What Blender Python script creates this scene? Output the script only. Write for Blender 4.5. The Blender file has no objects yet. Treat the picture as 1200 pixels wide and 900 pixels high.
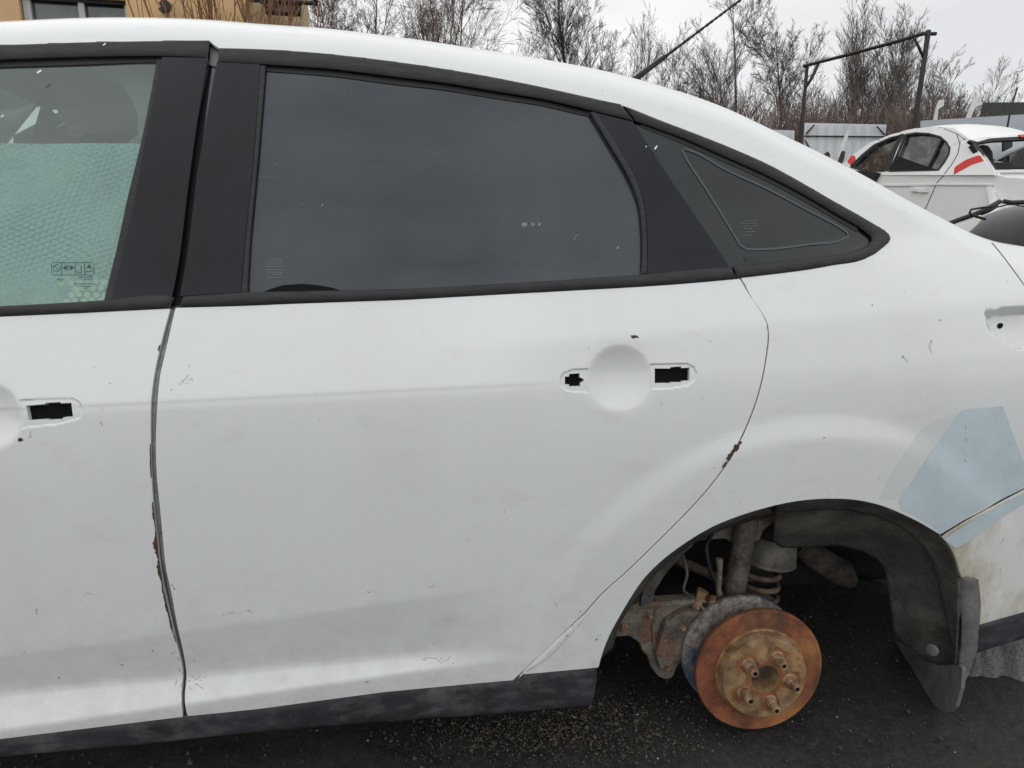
import bpy, bmesh, math, random
import numpy as np
from mathutils import Vector, Matrix, noise as mnoise
from mathutils.geometry import delaunay_2d_cdt
SC = bpy.context.scene
C = SC.collection
R_ = math.radians
random.seed(7); rng = np.random.default_rng(7)

# ------------------------------------------------------------------ camera
F, YAW, PITCH = 850.0, R_(6.5), R_(12.0)
CAM = np.array([0.0, -1.22, 1.075])
fw = np.array([math.sin(YAW)*math.cos(PITCH), math.cos(YAW)*math.cos(PITCH), -math.sin(PITCH)])
rt = np.array([math.cos(YAW), -math.sin(YAW), 0.0])
up = np.cross(rt, fw)
cam = bpy.data.cameras.new('camera'); co = bpy.data.objects.new('camera', cam); C.objects.link(co)
cam.sensor_width = 36.0; cam.lens = 36.0*F/1200.0; cam.clip_start = 0.05; cam.clip_end = 500
co.matrix_world = Matrix(((rt[0], up[0], -fw[0], CAM[0]), (rt[1], up[1], -fw[1], CAM[1]), (rt[2], up[2], -fw[2], CAM[2]), (0, 0, 0, 1)))
SC.camera = co
# ------------------------------------------------------------------ sky and sun (overcast)
SUN_EL, SUN_AZ = R_(50), R_(205)      # azimuth clockwise from +Y
w = bpy.data.worlds.new('World'); SC.world = w; w.use_nodes = True
nt = w.node_tree; nt.nodes.clear()
def N(t, **k):
    n = nt.nodes.new(t)
    for a, b in k.items(): setattr(n, a, b)
    return n
sky = N('ShaderNodeTexSky', sky_type='NISHITA', sun_disc=False, sun_elevation=SUN_EL, sun_rotation=SUN_AZ)
tc = N('ShaderNodeTexCoord'); mp = N('ShaderNodeMapping'); mp.inputs['Scale'].default_value = (1, 1, 3.2)
nz = N('ShaderNodeTexNoise'); nz.inputs['Scale'].default_value = 2.3; nz.inputs['Detail'].default_value = 5; nz.inputs['Roughness'].default_value = .5
cr = N('ShaderNodeValToRGB'); cr.color_ramp.elements[0].position = .34; cr.color_ramp.elements[1].position = .68
cr.color_ramp.elements[0].color = (7.3, 7.35, 7.45, 1); cr.color_ramp.elements[1].color = (9.7, 9.7, 9.6, 1)
mx = N('ShaderNodeMixRGB'); mx.inputs[0].default_value = .93
bg = N('ShaderNodeBackground'); bg.inputs[1].default_value = .10; ow = N('ShaderNodeOutputWorld')
L = nt.links.new
L(tc.outputs['Generated'], mp.inputs[0]); L(mp.outputs[0], nz.inputs[0]); L(nz.outputs[0], cr.inputs[0])
L(sky.outputs[0], mx.inputs[1]); L(cr.outputs[0], mx.inputs[2]); L(mx.outputs[0], bg.inputs[0]); L(bg.outputs[0], ow.inputs[0])
sl = bpy.data.lights.new('sun', 'SUN'); sl.energy = 1.0; sl.angle = R_(178); sl.color = (1, .97, .93)
so = bpy.data.objects.new('sun', sl); C.objects.link(so)
sd = Vector((math.sin(SUN_AZ)*math.cos(SUN_EL), math.cos(SUN_AZ)*math.cos(SUN_EL), math.sin(SUN_EL)))
so.rotation_euler = sd.to_track_quat('Z', 'Y').to_euler(); so.location = (0, -4, 8)
SC.view_settings.view_transform = 'Standard'; SC.view_settings.look = 'None'; SC.view_settings.exposure = 0.13; SC.view_settings.gamma = 1

# ------------------------------------------------------------------ projection helpers
def rays(px):
    px = np.atleast_2d(np.asarray(px, float))
    d = fw[None]*F + rt[None]*(px[:, :1]-600) + up[None]*(450-px[:, 1:2])
    return d/np.linalg.norm(d, axis=1, keepdims=True)
def proj(P):
    q = np.asarray(P, float) - CAM
    d = q@fw
    return np.stack([600+F*(q@rt)/d, 450-F*(q@up)/d], -1), d
def on_y(px, y):                     # pixel -> point on the upright plane Y = y
    d = rays(px); t = (y-CAM[1])/d[:, 1]
    return CAM + d*t[:, None]
def on_plane(px, q, n):
    d = rays(px); q = np.asarray(q, float); n = np.asarray(n, float)
    t = ((q-CAM)@n)/(d@n)
    return CAM + d*t[:, None]
def at(u, v, depth):                 # pixel -> point at a distance along the axis
    d = fw*F + rt*(u-600) + up*(450-v)
    return CAM + d*(depth/F)

# ------------------------------------------------------------------ materials
def mat(name, col, rough=.5, metal=0, coat=0, spec=.5, nscale=0, namt=0, col2=None, lo=.4, hi=.6, bump=0, bscale=200, rvar=0, stretch=(1, 1, 1), bdist=.002, detail=6):
    m = bpy.data.materials.new(name); m.use_nodes = True
    t = m.node_tree; b = t.nodes['Principled BSDF']
    b.inputs['Base Color'].default_value = (*col, 1); b.inputs['Roughness'].default_value = rough
    b.inputs['Metallic'].default_value = metal; b.inputs['Coat Weight'].default_value = coat; b.inputs['Coat Roughness'].default_value = .12
    b.inputs['Specular IOR Level'].default_value = spec
    tc = t.nodes.new('ShaderNodeTexCoord'); mp = t.nodes.new('ShaderNodeMapping'); mp.inputs['Scale'].default_value = stretch
    t.links.new(tc.outputs['Object'], mp.inputs[0])
    if nscale:
        n = t.nodes.new('ShaderNodeTexNoise'); n.inputs['Scale'].default_value = nscale; n.inputs['Detail'].default_value = detail; n.inputs['Roughness'].default_value = .62
        t.links.new(mp.outputs[0], n.inputs[0])
        r = t.nodes.new('ShaderNodeValToRGB'); r.color_ramp.elements[0].position = lo; r.color_ramp.elements[1].position = hi
        c2 = col2 or tuple(c*(1-namt) for c in col)
        r.color_ramp.elements[0].color = (*c2, 1); r.color_ramp.elements[1].color = (*col, 1)
        t.links.new(n.outputs[0], r.inputs[0]); t.links.new(r.outputs[0], b.inputs['Base Color'])
        if rvar:
            mr = t.nodes.new('ShaderNodeMapRange'); mr.inputs[1].default_value = .3; mr.inputs[2].default_value = .7
            mr.inputs[3].default_value = rough-rvar; mr.inputs[4].default_value = rough+rvar
            t.links.new(n.outputs[0], mr.inputs[0]); t.links.new(mr.outputs[0], b.inputs['Roughness'])
    if bump:
        n2 = t.nodes.new('ShaderNodeTexNoise'); n2.inputs['Scale'].default_value = bscale; n2.inputs['Detail'].default_value = 4
        t.links.new(mp.outputs[0], n2.inputs[0])
        bp = t.nodes.new('ShaderNodeBump'); bp.inputs['Strength'].default_value = bump; bp.inputs['Distance'].default_value = bdist
        t.links.new(n2.outputs[0], bp.inputs['Height']); t.links.new(bp.outputs[0], b.inputs['Normal'])
    return m

def add_layer(m, col, scale, lo, hi, amount=1, stretch=(1, 1, 1), seed=0.0, detail=5, kind='noise'):
    """one more colour layer (wear, dust, dirt) over a material's base colour"""
    t = m.node_tree; b = t.nodes['Principled BSDF']
    tc = t.nodes.new('ShaderNodeTexCoord'); mp = t.nodes.new('ShaderNodeMapping'); mp.inputs['Scale'].default_value = stretch; mp.inputs['Location'].default_value = (seed, seed*.7, seed*1.3)
    t.links.new(tc.outputs['Object'], mp.inputs[0])
    if kind == 'noise':
        n = t.nodes.new('ShaderNodeTexNoise'); n.inputs['Scale'].default_value = scale; n.inputs['Detail'].default_value = detail; n.inputs['Roughness'].default_value = .6
    else:
        n = t.nodes.new('ShaderNodeTexVoronoi'); n.inputs['Scale'].default_value = scale
    t.links.new(mp.outputs[0], n.inputs[0])
    r = t.nodes.new('ShaderNodeMapRange'); r.inputs[1].default_value = lo; r.inputs[2].default_value = hi; r.inputs[3].default_value = 0; r.inputs[4].default_value = amount
    t.links.new(n.outputs[0], r.inputs[0])
    mx = t.nodes.new('ShaderNodeMixRGB'); mx.inputs[2].default_value = (*col, 1)
    t.links.new(r.outputs[0], mx.inputs[0])
    old = b.inputs['Base Color']
    if old.is_linked: t.links.new(old.links[0].from_socket, mx.inputs[1])
    else: mx.inputs[1].default_value = old.default_value
    t.links.new(mx.outputs[0], b.inputs['Base Color'])
    return m

M = {}
M['paint'] = mat('white_paint', (.68, .705, .712), .30, coat=.6, spec=.45, nscale=1.7, namt=.03, bump=.35, bscale=5, bdist=.0016, lo=.3, hi=.7, rvar=.07)
add_layer(M['paint'], (.50, .49, .45), 9, .58, .80, .35, (1, 1, 2.2), 3.1)
add_layer(M['paint'], (.40, .37, .31), 55, .68, .78, .55, (1, 1, 1), 9.4)
add_layer(M['paint'], (.30, .29, .28), 38, .72, .78, .6, (3, 3, .5), 5.7)
add_layer(M['paint'], (.46, .45, .40), 4.5, .50, .74, .10, (1, 1, .35), 12.3, 9)
add_layer(M['paint'], (.36, .34, .30), 190, .66, .76, .35, (1, 1, 1), 15.1)
def spray_dirt(m, z0, z1, col, amount):
    t = m.node_tree; b = t.nodes['Principled BSDF']; tc = t.nodes.new('ShaderNodeTexCoord'); sp = t.nodes.new('ShaderNodeSeparateXYZ'); t.links.new(tc.outputs['Object'], sp.inputs[0])
    r = t.nodes.new('ShaderNodeMapRange'); r.inputs[1].default_value = z1; r.inputs[2].default_value = z0; t.links.new(sp.outputs[2], r.inputs[0])
    n = t.nodes.new('ShaderNodeTexNoise'); n.inputs['Scale'].default_value = 24; n.inputs['Detail'].default_value = 10; n.inputs['Roughness'].default_value = .75; t.links.new(tc.outputs['Object'], n.inputs[0])
    q = t.nodes.new('ShaderNodeMapRange'); q.inputs[1].default_value = .42; q.inputs[2].default_value = .72; q.inputs[4].default_value = amount; t.links.new(n.outputs[0], q.inputs[0])
    mu = t.nodes.new('ShaderNodeMath'); mu.operation = 'MULTIPLY'; t.links.new(r.outputs[0], mu.inputs[0]); t.links.new(q.outputs[0], mu.inputs[1])
    mx = t.nodes.new('ShaderNodeMixRGB'); mx.inputs[2].default_value = (*col, 1); t.links.new(mu.outputs[0], mx.inputs[0]); t.links.new(b.inputs['Base Color'].links[0].from_socket, mx.inputs[1]); t.links.new(mx.outputs[0], b.inputs['Base Color'])
spray_dirt(M['paint'], .26, .58, (.46, .44, .38), .45)
M['primer'] = mat('blue_grey_patch', (.50, .59, .65), .5, nscale=14, namt=.12, lo=.35, hi=.65)
add_layer(M['primer'], (.38, .42, .40), 40, .60, .75, .6, (1, 1, .6), 2.0)
M['patch2'] = mat('pale_patch', (.60, .63, .64), .45, nscale=12, namt=.06)
M['bumperpaint'] = mat('dirty_white_bumper', (.68, .69, .68), .42, coat=.2, nscale=3, namt=.06)
add_layer(M['bumperpaint'], (.40, .35, .23), 8, .44, .62, .8, (1, 1, .55), 4.4)
add_layer(M['bumperpaint'], (.33, .30, .22), 60, .58, .72, .5, (1, 1, .5), 1.2)
M['greystrip'] = mat('grey_sealer', (.22, .23, .235), .55, nscale=30, namt=.3)
M['piano'] = mat('gloss_black_trim', (.004, .005, .010), .16, spec=.27, nscale=8, namt=.2)
add_layer(M['piano'], (.009, .011, .020), 6, .45, .75, .8, (1, 1, .3), 1.0)
add_layer(M['piano'], (.30, .30, .30), 260, .74, .80, .5, seed=7)
M['rubber'] = mat('black_rubber_trim', (.027, .025, .028), .6, spec=.35, nscale=25, namt=.35, stretch=(1, 1, 6))
M['seal'] = mat('black_seal', (.008, .008, .009), .6)
M['dark'] = mat('dark_cavity', (.006, .006, .007), .8, spec=.1)
M['sill'] = mat('black_sill_plastic', (.034, .037, .044), .5, nscale=9, namt=.4, stretch=(1, 1, 2), bump=.3, bscale=400)
add_layer(M['sill'], (.16, .165, .17), 26, .48, .85, .5, (1, 1, 2.0), 6.6, 10)
add_layer(M['sill'], (.22, .21, .19), 7, .58, .74, .4, (1, 1, 1.5), 16.6, 10)
add_layer(M['sill'], (.26, .25, .23), 70, .64, .80, .5, seed=2.2)
M['liner'] = mat('felt_liner', (.078, .074, .069), .95, nscale=16, namt=.4, bump=1.0, bscale=170, bdist=.006)
add_layer(M['liner'], (.19, .175, .14), 7, .46, .70, .8, seed=3.3, detail=10)
add_layer(M['liner'], (.035, .034, .033), 11, .50, .66, .8, seed=13.3, detail=9)
M['flap'] = mat('mudflap_rubber', (.15, .15, .148), .7, nscale=12, namt=.35, bump=.3, bscale=300)
add_layer(M['flap'], (.30, .29, .27), 16, .48, .75, .6, (1, 1, .5), seed=8.1)
M['rust'] = mat('rusty_disc', (.24, .078, .032), .8, nscale=30, col2=(.115, .040, .024), lo=.36, hi=.62, bump=.7, bscale=260, detail=10)
add_layer(M['rust'], (.38, .165, .055), 6, .48, .64, .85, seed=1.5, detail=9)
add_layer(M['rust'], (.065, .030, .024), 6, .50, .62, .8, seed=4.5, detail=9)
add_layer(M['rust'], (.30, .20, .15), 240, .68, .76, .5, seed=3.5)
M['hub'] = mat('rusty_hub', (.36, .215, .095), .7, nscale=32, col2=(.12, .065, .032), lo=.36, hi=.6, bump=.8, bscale=240, detail=10)
add_layer(M['hub'], (.15, .085, .045), 11, .50, .64, .7, seed=9.5, detail=9)
add_layer(M['hub'], (.36, .29, .18), 14, .50, .68, .8, seed=6.5, detail=8)
M['hubrust'] = mat('orange_hub_rust', (.27, .10, .035), .8, nscale=40, col2=(.17, .06, .025), bump=.4, bscale=400)
M['stud'] = mat('rusty_nut', (.34, .22, .14), .6, nscale=60, col2=(.14, .075, .04), bump=.3, bscale=500)
M['shield'] = mat('dust_shield', (.26, .23, .205), .75, nscale=60, col2=(.09, .075, .07), lo=.36, hi=.62, detail=10, bump=.4, bscale=300)
add_layer(M['shield'], (.015, .05, .12), 8, .52, .60, .85, seed=11.2)
add_layer(M['shield'], (.30, .28, .26), 150, .62, .72, .6, seed=1.7)
M['steel'] = mat('muddy_steel', (.21, .19, .15), .85, nscale=22, col2=(.07, .062, .052), lo=.36, hi=.62, bump=1.0, bscale=120, bdist=.005, detail=10)
add_layer(M['steel'], (.17, .075, .045), 15, .50, .62, .8, seed=2.9, detail=9)
add_layer(M['steel'], (.20, .19, .17), 80, .64, .78, .6, seed=5.2)
M['shock'] = mat('dirty_shock', (.15, .13, .11), .75, nscale=26, col2=(.05, .043, .042), lo=.36, hi=.62, bump=1.0, bscale=140, bdist=.004, detail=10)
add_layer(M['shock'], (.18, .11, .07), 16, .52, .7, .7, seed=4.9)
M['under'] = mat('underbody', (.018, .018, .019), .9, nscale=8, namt=.4)
M['jamb'] = mat('jamb_grey', (.15, .16, .165), .5, nscale=20, namt=.2)
M['rustchip'] = mat('rust_chip', (.09, .042, .020), .85, nscale=200, col2=(.03, .018, .012))
M['chip'] = mat('paint_chip', (.20, .19, .17), .8, nscale=150, col2=(.06, .055, .05))
M['fleck'] = mat('white_fleck', (.72, .74, .75), .6)
M['glassmark'] = mat('glass_marking', (.15, .175, .19), .6)
M['darkmark'] = mat('dark_glass_marking', (.03, .06, .06), .6)
M['fabric'] = mat('seat_fabric', (.05, .052, .055), .9, nscale=60, namt=.3)
M['headliner'] = mat('headliner', (.30, .30, .29), .9, nscale=30, namt=.1)
M['spring'] = mat('rusty_spring', (.19, .13, .095), .75, nscale=40, col2=(.09, .06, .05))
M['underseal'] = mat('rubber_cup', (.19, .175, .15), .8, nscale=25, namt=.45, bump=.4, bscale=200)

for k_, c1, c2 in (('liner', (.26, .25, .22), (.02, .02, .02)), ('steel', (.30, .28, .24), (.03, .026, .024)), ('shock', (.26, .22, .18), (.03, .026, .024)), ('flap', (.34, .33, .31), (.05, .05, .05)), ('underseal', (.30, .28, .24), (.05, .045, .04)), ('hub', (.40, .30, .19), (.08, .045, .025)), ('shield', (.42, .38, .34), (.05, .04, .04)), ('rust', (.40, .17, .07), (.07, .03, .02))):
    am = {'liner': .28, 'flap': .25, 'hub': .25, 'rust': .35, 'shield': .6}.get(k_, .5)
    add_layer(M[k_], c2, 95, .54, .66, am, seed=2.7, detail=8)
    add_layer(M[k_], c1, 150, .58, .68, am*.9, seed=8.3, detail=8)
def glass_dark():
    m = mat('privacy_glass', (.012, .019, .029), .06, spec=.48, nscale=3.5, namt=.12)
    add_layer(m, (.034, .044, .056), 4, .35, .75, .8, (.5, 1, 2), 2.2)
    add_layer(m, (.014, .018, .026), 22, .62, .70, .7, (.3, 1, 5), 6.2, 8)
    add_layer(m, (.052, .064, .072), 1.6, .40, .62, .5, (1, 1, 1.5), 21.0)
    add_layer(m, (.20, .21, .22), 340, .73, .79, .45, seed=8.8)
    return m
M['privacy'] = glass_dark()
M['privacy2'] = mat('quarter_glass', (.008, .012, .015), .06, spec=.4, nscale=4, namt=.2)
add_layer(M['privacy2'], (.020, .029, .032), 5, .4, .75, .7, seed=3)
M['frit'] = mat('frit_line', (.040, .055, .062), .4)
def glass_clear(tint=(.66, .83, .78, 1), film=.13):
    m = bpy.data.materials.new('green_glass'); m.use_nodes = True; t = m.node_tree; t.nodes.clear()
    o = t.nodes.new('ShaderNodeOutputMaterial'); tr = t.nodes.new('ShaderNodeBsdfTransparent'); tr.inputs[0].default_value = tint
    gl = t.nodes.new('ShaderNodeBsdfGlossy'); gl.inputs['Roughness'].default_value = .04; gl.inputs[0].default_value = (1, 1, 1, 1)
    df = t.nodes.new('ShaderNodeBsdfDiffuse'); df.inputs[0].default_value = (.42, .58, .55, 1)
    fr = t.nodes.new('ShaderNodeFresnel'); fr.inputs[0].default_value = 1.6
    m1 = t.nodes.new('ShaderNodeMixShader'); m2 = t.nodes.new('ShaderNodeMixShader'); m1.inputs[0].default_value = film
    t.links.new(tr.outputs[0], m1.inputs[1]); t.links.new(df.outputs[0], m1.inputs[2])
    t.links.new(fr.outputs[0], m2.inputs[0]); t.links.new(m1.outputs[0], m2.inputs[1]); t.links.new(gl.outputs[0], m2.inputs[2]); t.links.new(m2.outputs[0], o.inputs[0])
    return m
M['clear'] = glass_clear(); M['clear2'] = glass_clear((.93, .97, .95, 1), .02)

# ------------------------------------------------------------------ object helpers
def link(name, me, m=None, parent=None):
    o = bpy.data.objects.new(name, me); C.objects.link(o)
    if m is not None: me.materials.append(m)
    if parent is not None: o.parent = parent
    return o
def thing(name, label, cat, loc=(0, 0, 0), group=None):
    o = bpy.data.objects.new(name, None); C.objects.link(o); o.location = loc; o.empty_display_size = .2
    o['label'] = label; o['category'] = cat
    if group: o['group'] = group
    return o
def tag(o, label, cat, group=None):
    o['label'] = label; o['category'] = cat
    if group: o['group'] = group
    return o
def mesh(name, V, Fc, m, parent=None, smooth=False, origin=None):
    me = bpy.data.meshes.new(name)
    V = np.asarray(V, float)
    me.from_pydata([tuple(v) for v in V], [], [tuple(int(i) for i in f) for f in Fc]); me.update()
    if smooth: me.polygons.foreach_set('use_smooth', [True]*len(me.polygons))
    return link(name, me, m, parent)
class MB:
    def __init__(s): s.v = []; s.f = []; s.sm = []
    def add(s, V, Fc, smooth=False):
        b = len(s.v); s.v += [tuple(map(float, v)) for v in V]; s.f += [tuple(i+b for i in f) for f in Fc]; s.sm += [smooth]*len(Fc); return s
    def box(s, c, size, R=None):
        V = np.array([(x, y, z) for x in (-.5, .5) for y in (-.5, .5) for z in (-.5, .5)])*np.array(size)
        if R is not None: V = V@np.asarray(R).T
        return s.add(V+np.array(c), [(0, 1, 3, 2), (4, 6, 7, 5), (0, 4, 5, 1), (2, 3, 7, 6), (0, 2, 6, 4), (1, 5, 7, 3)])
    def tube(s, pts, rad, n=10, caps=True, smooth=True):
        pts = np.asarray(pts, float); k = len(pts); rad = np.broadcast_to(rad, (k,))
        T = np.gradient(pts, axis=0); T /= np.linalg.norm(T, axis=1, keepdims=True)+1e-12
        a = np.array([0, 0, 1.]) if abs(T[0, 2]) < .9 else np.array([1., 0, 0])
        V = []
        for i in range(k):
            u = np.cross(T[i], a); u /= np.linalg.norm(u); w_ = np.cross(T[i], u); a = np.cross(u, T[i])
            for j in range(n):
                th = 2*math.pi*j/n; V.append(pts[i]+rad[i]*(math.cos(th)*u+math.sin(th)*w_))
        Fc = [(i*n+j, i*n+(j+1) % n, (i+1)*n+(j+1) % n, (i+1)*n+j) for i in range(k-1) for j in range(n)]
        b = len(s.v); s.add(V, Fc, smooth)
        if caps: s.f += [tuple(b+j for j in range(n))[::-1], tuple(b+(k-1)*n+j for j in range(n))]; s.sm += [False, False]
        return s
    def lathe(s, prof, c, ax, n=48, smooth=True, jit=0):       # prof: (radius, height along ax)
        ax = np.asarray(ax, float); ax /= np.linalg.norm(ax)
        u = np.cross(ax, [0, 0, 1.]);
        if np.linalg.norm(u) < 1e-3: u = np.array([1., 0, 0])
        u /= np.linalg.norm(u); w_ = np.cross(ax, u); c = np.asarray(c, float)
        V = [c+ax*h+r*(math.cos(2*math.pi*j/n)*u+math.sin(2*math.pi*j/n)*w_) for r, h in prof for j in range(n)]
        Fc = [(i*n+j, i*n+(j+1) % n, (i+1)*n+(j+1) % n, (i+1)*n+j) for i in range(len(prof)-1) for j in range(n)]
        return s.add(V, Fc, smooth)
    def prism(s, P, vec):                 # planar ring P extruded along vec
        P = np.asarray(P, float); n = len(P); V = np.vstack([P, P+np.asarray(vec, float)])
        return s.add(V, [tuple(range(n)), tuple(range(2*n-1, n-1, -1))]+[(i, (i+1) % n, n+(i+1) % n, n+i) for i in range(n)])
    def build(s, name, m, parent=None, bevel=0, sharp=None):
        me = bpy.data.meshes.new(name); me.from_pydata(s.v, [], s.f); me.update()
        me.polygons.foreach_set('use_smooth', s.sm)
        bm = bmesh.new(); bm.from_mesh(me); bmesh.ops.recalc_face_normals(bm, faces=bm.faces)
        if bevel:
            ed = [e for e in bm.edges if len(e.link_faces) == 2 and e.calc_face_angle(0) > .6]
            bmesh.ops.bevel(bm, geom=ed, offset=bevel, segments=2, affect='EDGES', profile=.6, clamp_overlap=True)
        if sharp:
            for f in bm.faces: f.smooth = True
            for e in bm.edges:
                if len(e.link_faces) == 2 and e.calc_face_angle(0) > sharp: e.smooth = False
        bm.to_mesh(me); bm.free()
        return link(name, me, m, parent)

# ------------------------------------------------------------------ the near side of the car as one surface P(x, w)
def ramp(t, s): return .5*(t+np.sqrt(t*t+s*s))
def sstep(t): t = np.clip(t, 0, 1); return t*t*(3-2*t)
def fitx(px, y, deg=2):
    P = on_y(px, y); return np.polyfit(P[:, 0], P[:, 2], deg)
c_zb = fitx([(0, 366), (200, 355), (300, 350), (450, 346), (600, 339), (750, 330), (870, 320), (1000, 304)], .03, 2)
c_zA = fitx([(-100, 484), (0, 480), (180, 473), (300, 468), (480, 458), (655, 447)], 0, 1)
c_zB = fitx([(400, 421), (600, 404), (740, 396), (897, 386), (1150, 362)], .01, 2)
c_l4 = fitx([(0, 770), (200, 744), (300, 726), (475, 702)], .01, 1)
c_l3 = fitx([(0, 817), (200, 800), (300, 788), (475, 775)], .01, 1)
c_l2 = fitx([(0, 849), (215, 827), (300, 815), (425, 799), (525, 782)], .01, 1)
def X(u, v=500, y=0): return on_y([(u, v)], y)[0, 0]
xA0, xA1 = X(560), X(690); xB0, xB1 = X(420), X(640)
xl0, xl1 = X(470, 760), X(640, 740)
arch_px = [(701, 782), (705, 767), (715, 742), (727, 720), (737, 703), (755, 677), (775, 657), (800, 638), (833, 618), (867, 604), (900, 594), (930, 587.5), (972, 584), (999, 585), (1033, 592), (1060, 603), (1087, 617), (1102, 627), (1117, 645), (1124, 663), (1127, 675)]
aP = on_y(arch_px, 0.0)
A_ = np.c_[2*aP[:, 0], 2*aP[:, 2], np.ones(len(aP))]; sol = np.linalg.lstsq(A_, aP[:, 0]**2+aP[:, 2]**2, rcond=None)[0]
ACX, ACZ = sol[0], sol[1]; ACR = math.sqrt(sol[2]+ACX**2+ACZ**2)
xr0 = X(930); xr1 = X(780)
pv = np.polyval
def S(x, z):
    zb = pv(c_zb, np.clip(x, -1.3, 1.05)); zfull = z; z = z-ramp(z-zb-.03, .02); dz = z-.63
    y = np.where(dz > 0, .34*dz*dz, .10*dz*dz)
    y = y + .26*(1-.75*sstep((x-xA0)/(xA1-xA0)))*ramp(z-pv(c_zA, x), .003)+.0004*(1-sstep((x-xA0)/(xA1-xA0)))*np.exp(-((z-pv(c_zA, x)+.0055)/.0048)**2)
    y = y + .24*sstep((x-xB0)/(xB1-xB0))*ramp(z-pv(c_zB, np.clip(x, -.2, 1.2)), .008)
    k = 1-sstep((x-xl0)/(xl1-xl0))
    l4, l3, l2 = pv(c_l4, x), pv(c_l3, x), pv(c_l2, x)
    y = y + k*(.15*ramp(l4-z, .005) - .70*ramp(l3-z, .010) + .60*ramp(l2-z, .004))
    r = np.sqrt((x-ACX)**2+(z-ACZ)**2)-ACR
    ang = np.clip((z-ACZ+.05)/.2, 0, 1)
    fl = 1-sstep((r-.105)/.06)
    y = y - .0062*fl*sstep((np.asarray(z)-ACZ-.16)/.24)
    y = y + .17*ramp(x-xr0, .06)**2
    z = zfull; gh = ramp(z-zb-.004, .016+.09*sstep((x-.75)/.35))
    y = y + .42*gh + .35*gh*gh + .30*ramp(x-xr1, .1)**2*np.clip(gh, 0, .5)
    return y
sil_px = np.array([(-320, 45), (-200, 36), (-100, 30), (0, 25), (83, 21), (150, 20), (200, 21), (247, 23), (300, 27.5), (353, 31), (400, 35), (487, 46), (573, 59), (653, 72), (700, 81), (745, 92), (790, 105), (840, 122), (870, 135), (900, 150), (945, 171), (985, 191), (1025, 212), (1060, 233), (1085, 245), (1115, 262), (1150, 278), (1162, 282), (1200, 289), (1260, 299), (1340, 312)], float)
WD_, AA_ = .075, .12
ks = on_y(sil_px, .33); knx = ks[:, 0].copy(); knz = ks[:, 2].copy()
def spl(kx, kz):
    # smoothed cubic via Gaussian-kernel local linear fit
    gx = np.linspace(kx[0], kx[-1], 400); lin = np.interp(gx, kx, kz)
    return gx, lin
class ZS: pass
def set_zs():
    gx = np.linspace(knx[0], knx[-1], 1200); lin = np.interp(gx, knx, knz)
    s = .028/(gx[1]-gx[0]); n = int(4*s); kk = np.exp(-.5*(np.arange(-n, n+1)/s)**2); kk /= kk.sum()
    pl = 2*lin[0]-lin[1:n+1][::-1]; pr = 2*lin[-1]-lin[-n-1:-1][::-1]
    ZS.x = gx; ZS.z = np.convolve(np.r_[pl, lin, pr], kk, 'valid')
def zs(x): return np.interp(x, ZS.x, ZS.z)
def Araw(x): return AA_+0*x
def P(x, w):
    x = np.asarray(x, float); w = np.asarray(w, float)
    z_s = zs(x); za = z_s-WD_; Lq = (WD_+AA_)*.5*math.pi/2
    ph = np.clip((w-za)/Lq, 0, 1.4)*math.pi/2
    z = np.where(w < za, w, za+WD_*np.sin(ph))
    y = S(x, z)+AA_*(1-np.cos(ph))
    return np.stack([x, y, z], -1)
def Wtop(x, k=1.0): return zs(x)-WD_+k*(WD_+AA_)*.5*math.pi/2
set_zs()
for it in range(12):                                   # fit the rolled edge so that its outline falls on the traced one
    gx = np.linspace(knx[0]+.02, knx[-1]-.02, 90); cor = []
    for x_ in gx:
        ww = np.linspace(Wtop(x_, 0), Wtop(x_, 1.25), 80); uv, d = proj(P(np.full(80, x_), ww))
        e = uv[:, 1]-np.interp(uv[:, 0], sil_px[:, 0], sil_px[:, 1]); j = np.argmin(e); cor.append(.7*e[j]*d[j]/F)
    cor = np.array(cor); kk = np.exp(-.5*(np.arange(-6, 7)/1.6)**2); kk /= kk.sum(); cor = np.convolve(np.pad(cor, 6, 'edge'), kk, 'valid')
    ZS.z = ZS.z+np.interp(ZS.x, gx, cor)
def to_xw(px, it=30):
    px = np.atleast_2d(np.asarray(px, float)); q = on_y(px, .05); x = q[:, 0].copy(); w_ = q[:, 2].copy(); e = 1e-4
    for k in range(it):
        u0, _ = proj(P(x, w_)); ux, _ = proj(P(x+e, w_)); uw, _ = proj(P(x, w_+e))
        a = (ux-u0)/e; b = (uw-u0)/e; r = px-u0; det = a[:, 0]*b[:, 1]-a[:, 1]*b[:, 0]
        det = np.where(np.abs(det) < 1e3, np.sign(det+1e-9)*1e3, det)
        dx = (r[:, 0]*b[:, 1]-r[:, 1]*b[:, 0])/det; dw = (a[:, 0]*r[:, 1]-a[:, 1]*r[:, 0])/det
        x += np.clip(dx, -.06, .06); w_ += np.clip(dw, -.06, .06)
    return np.stack([x, w_], -1)

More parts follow.
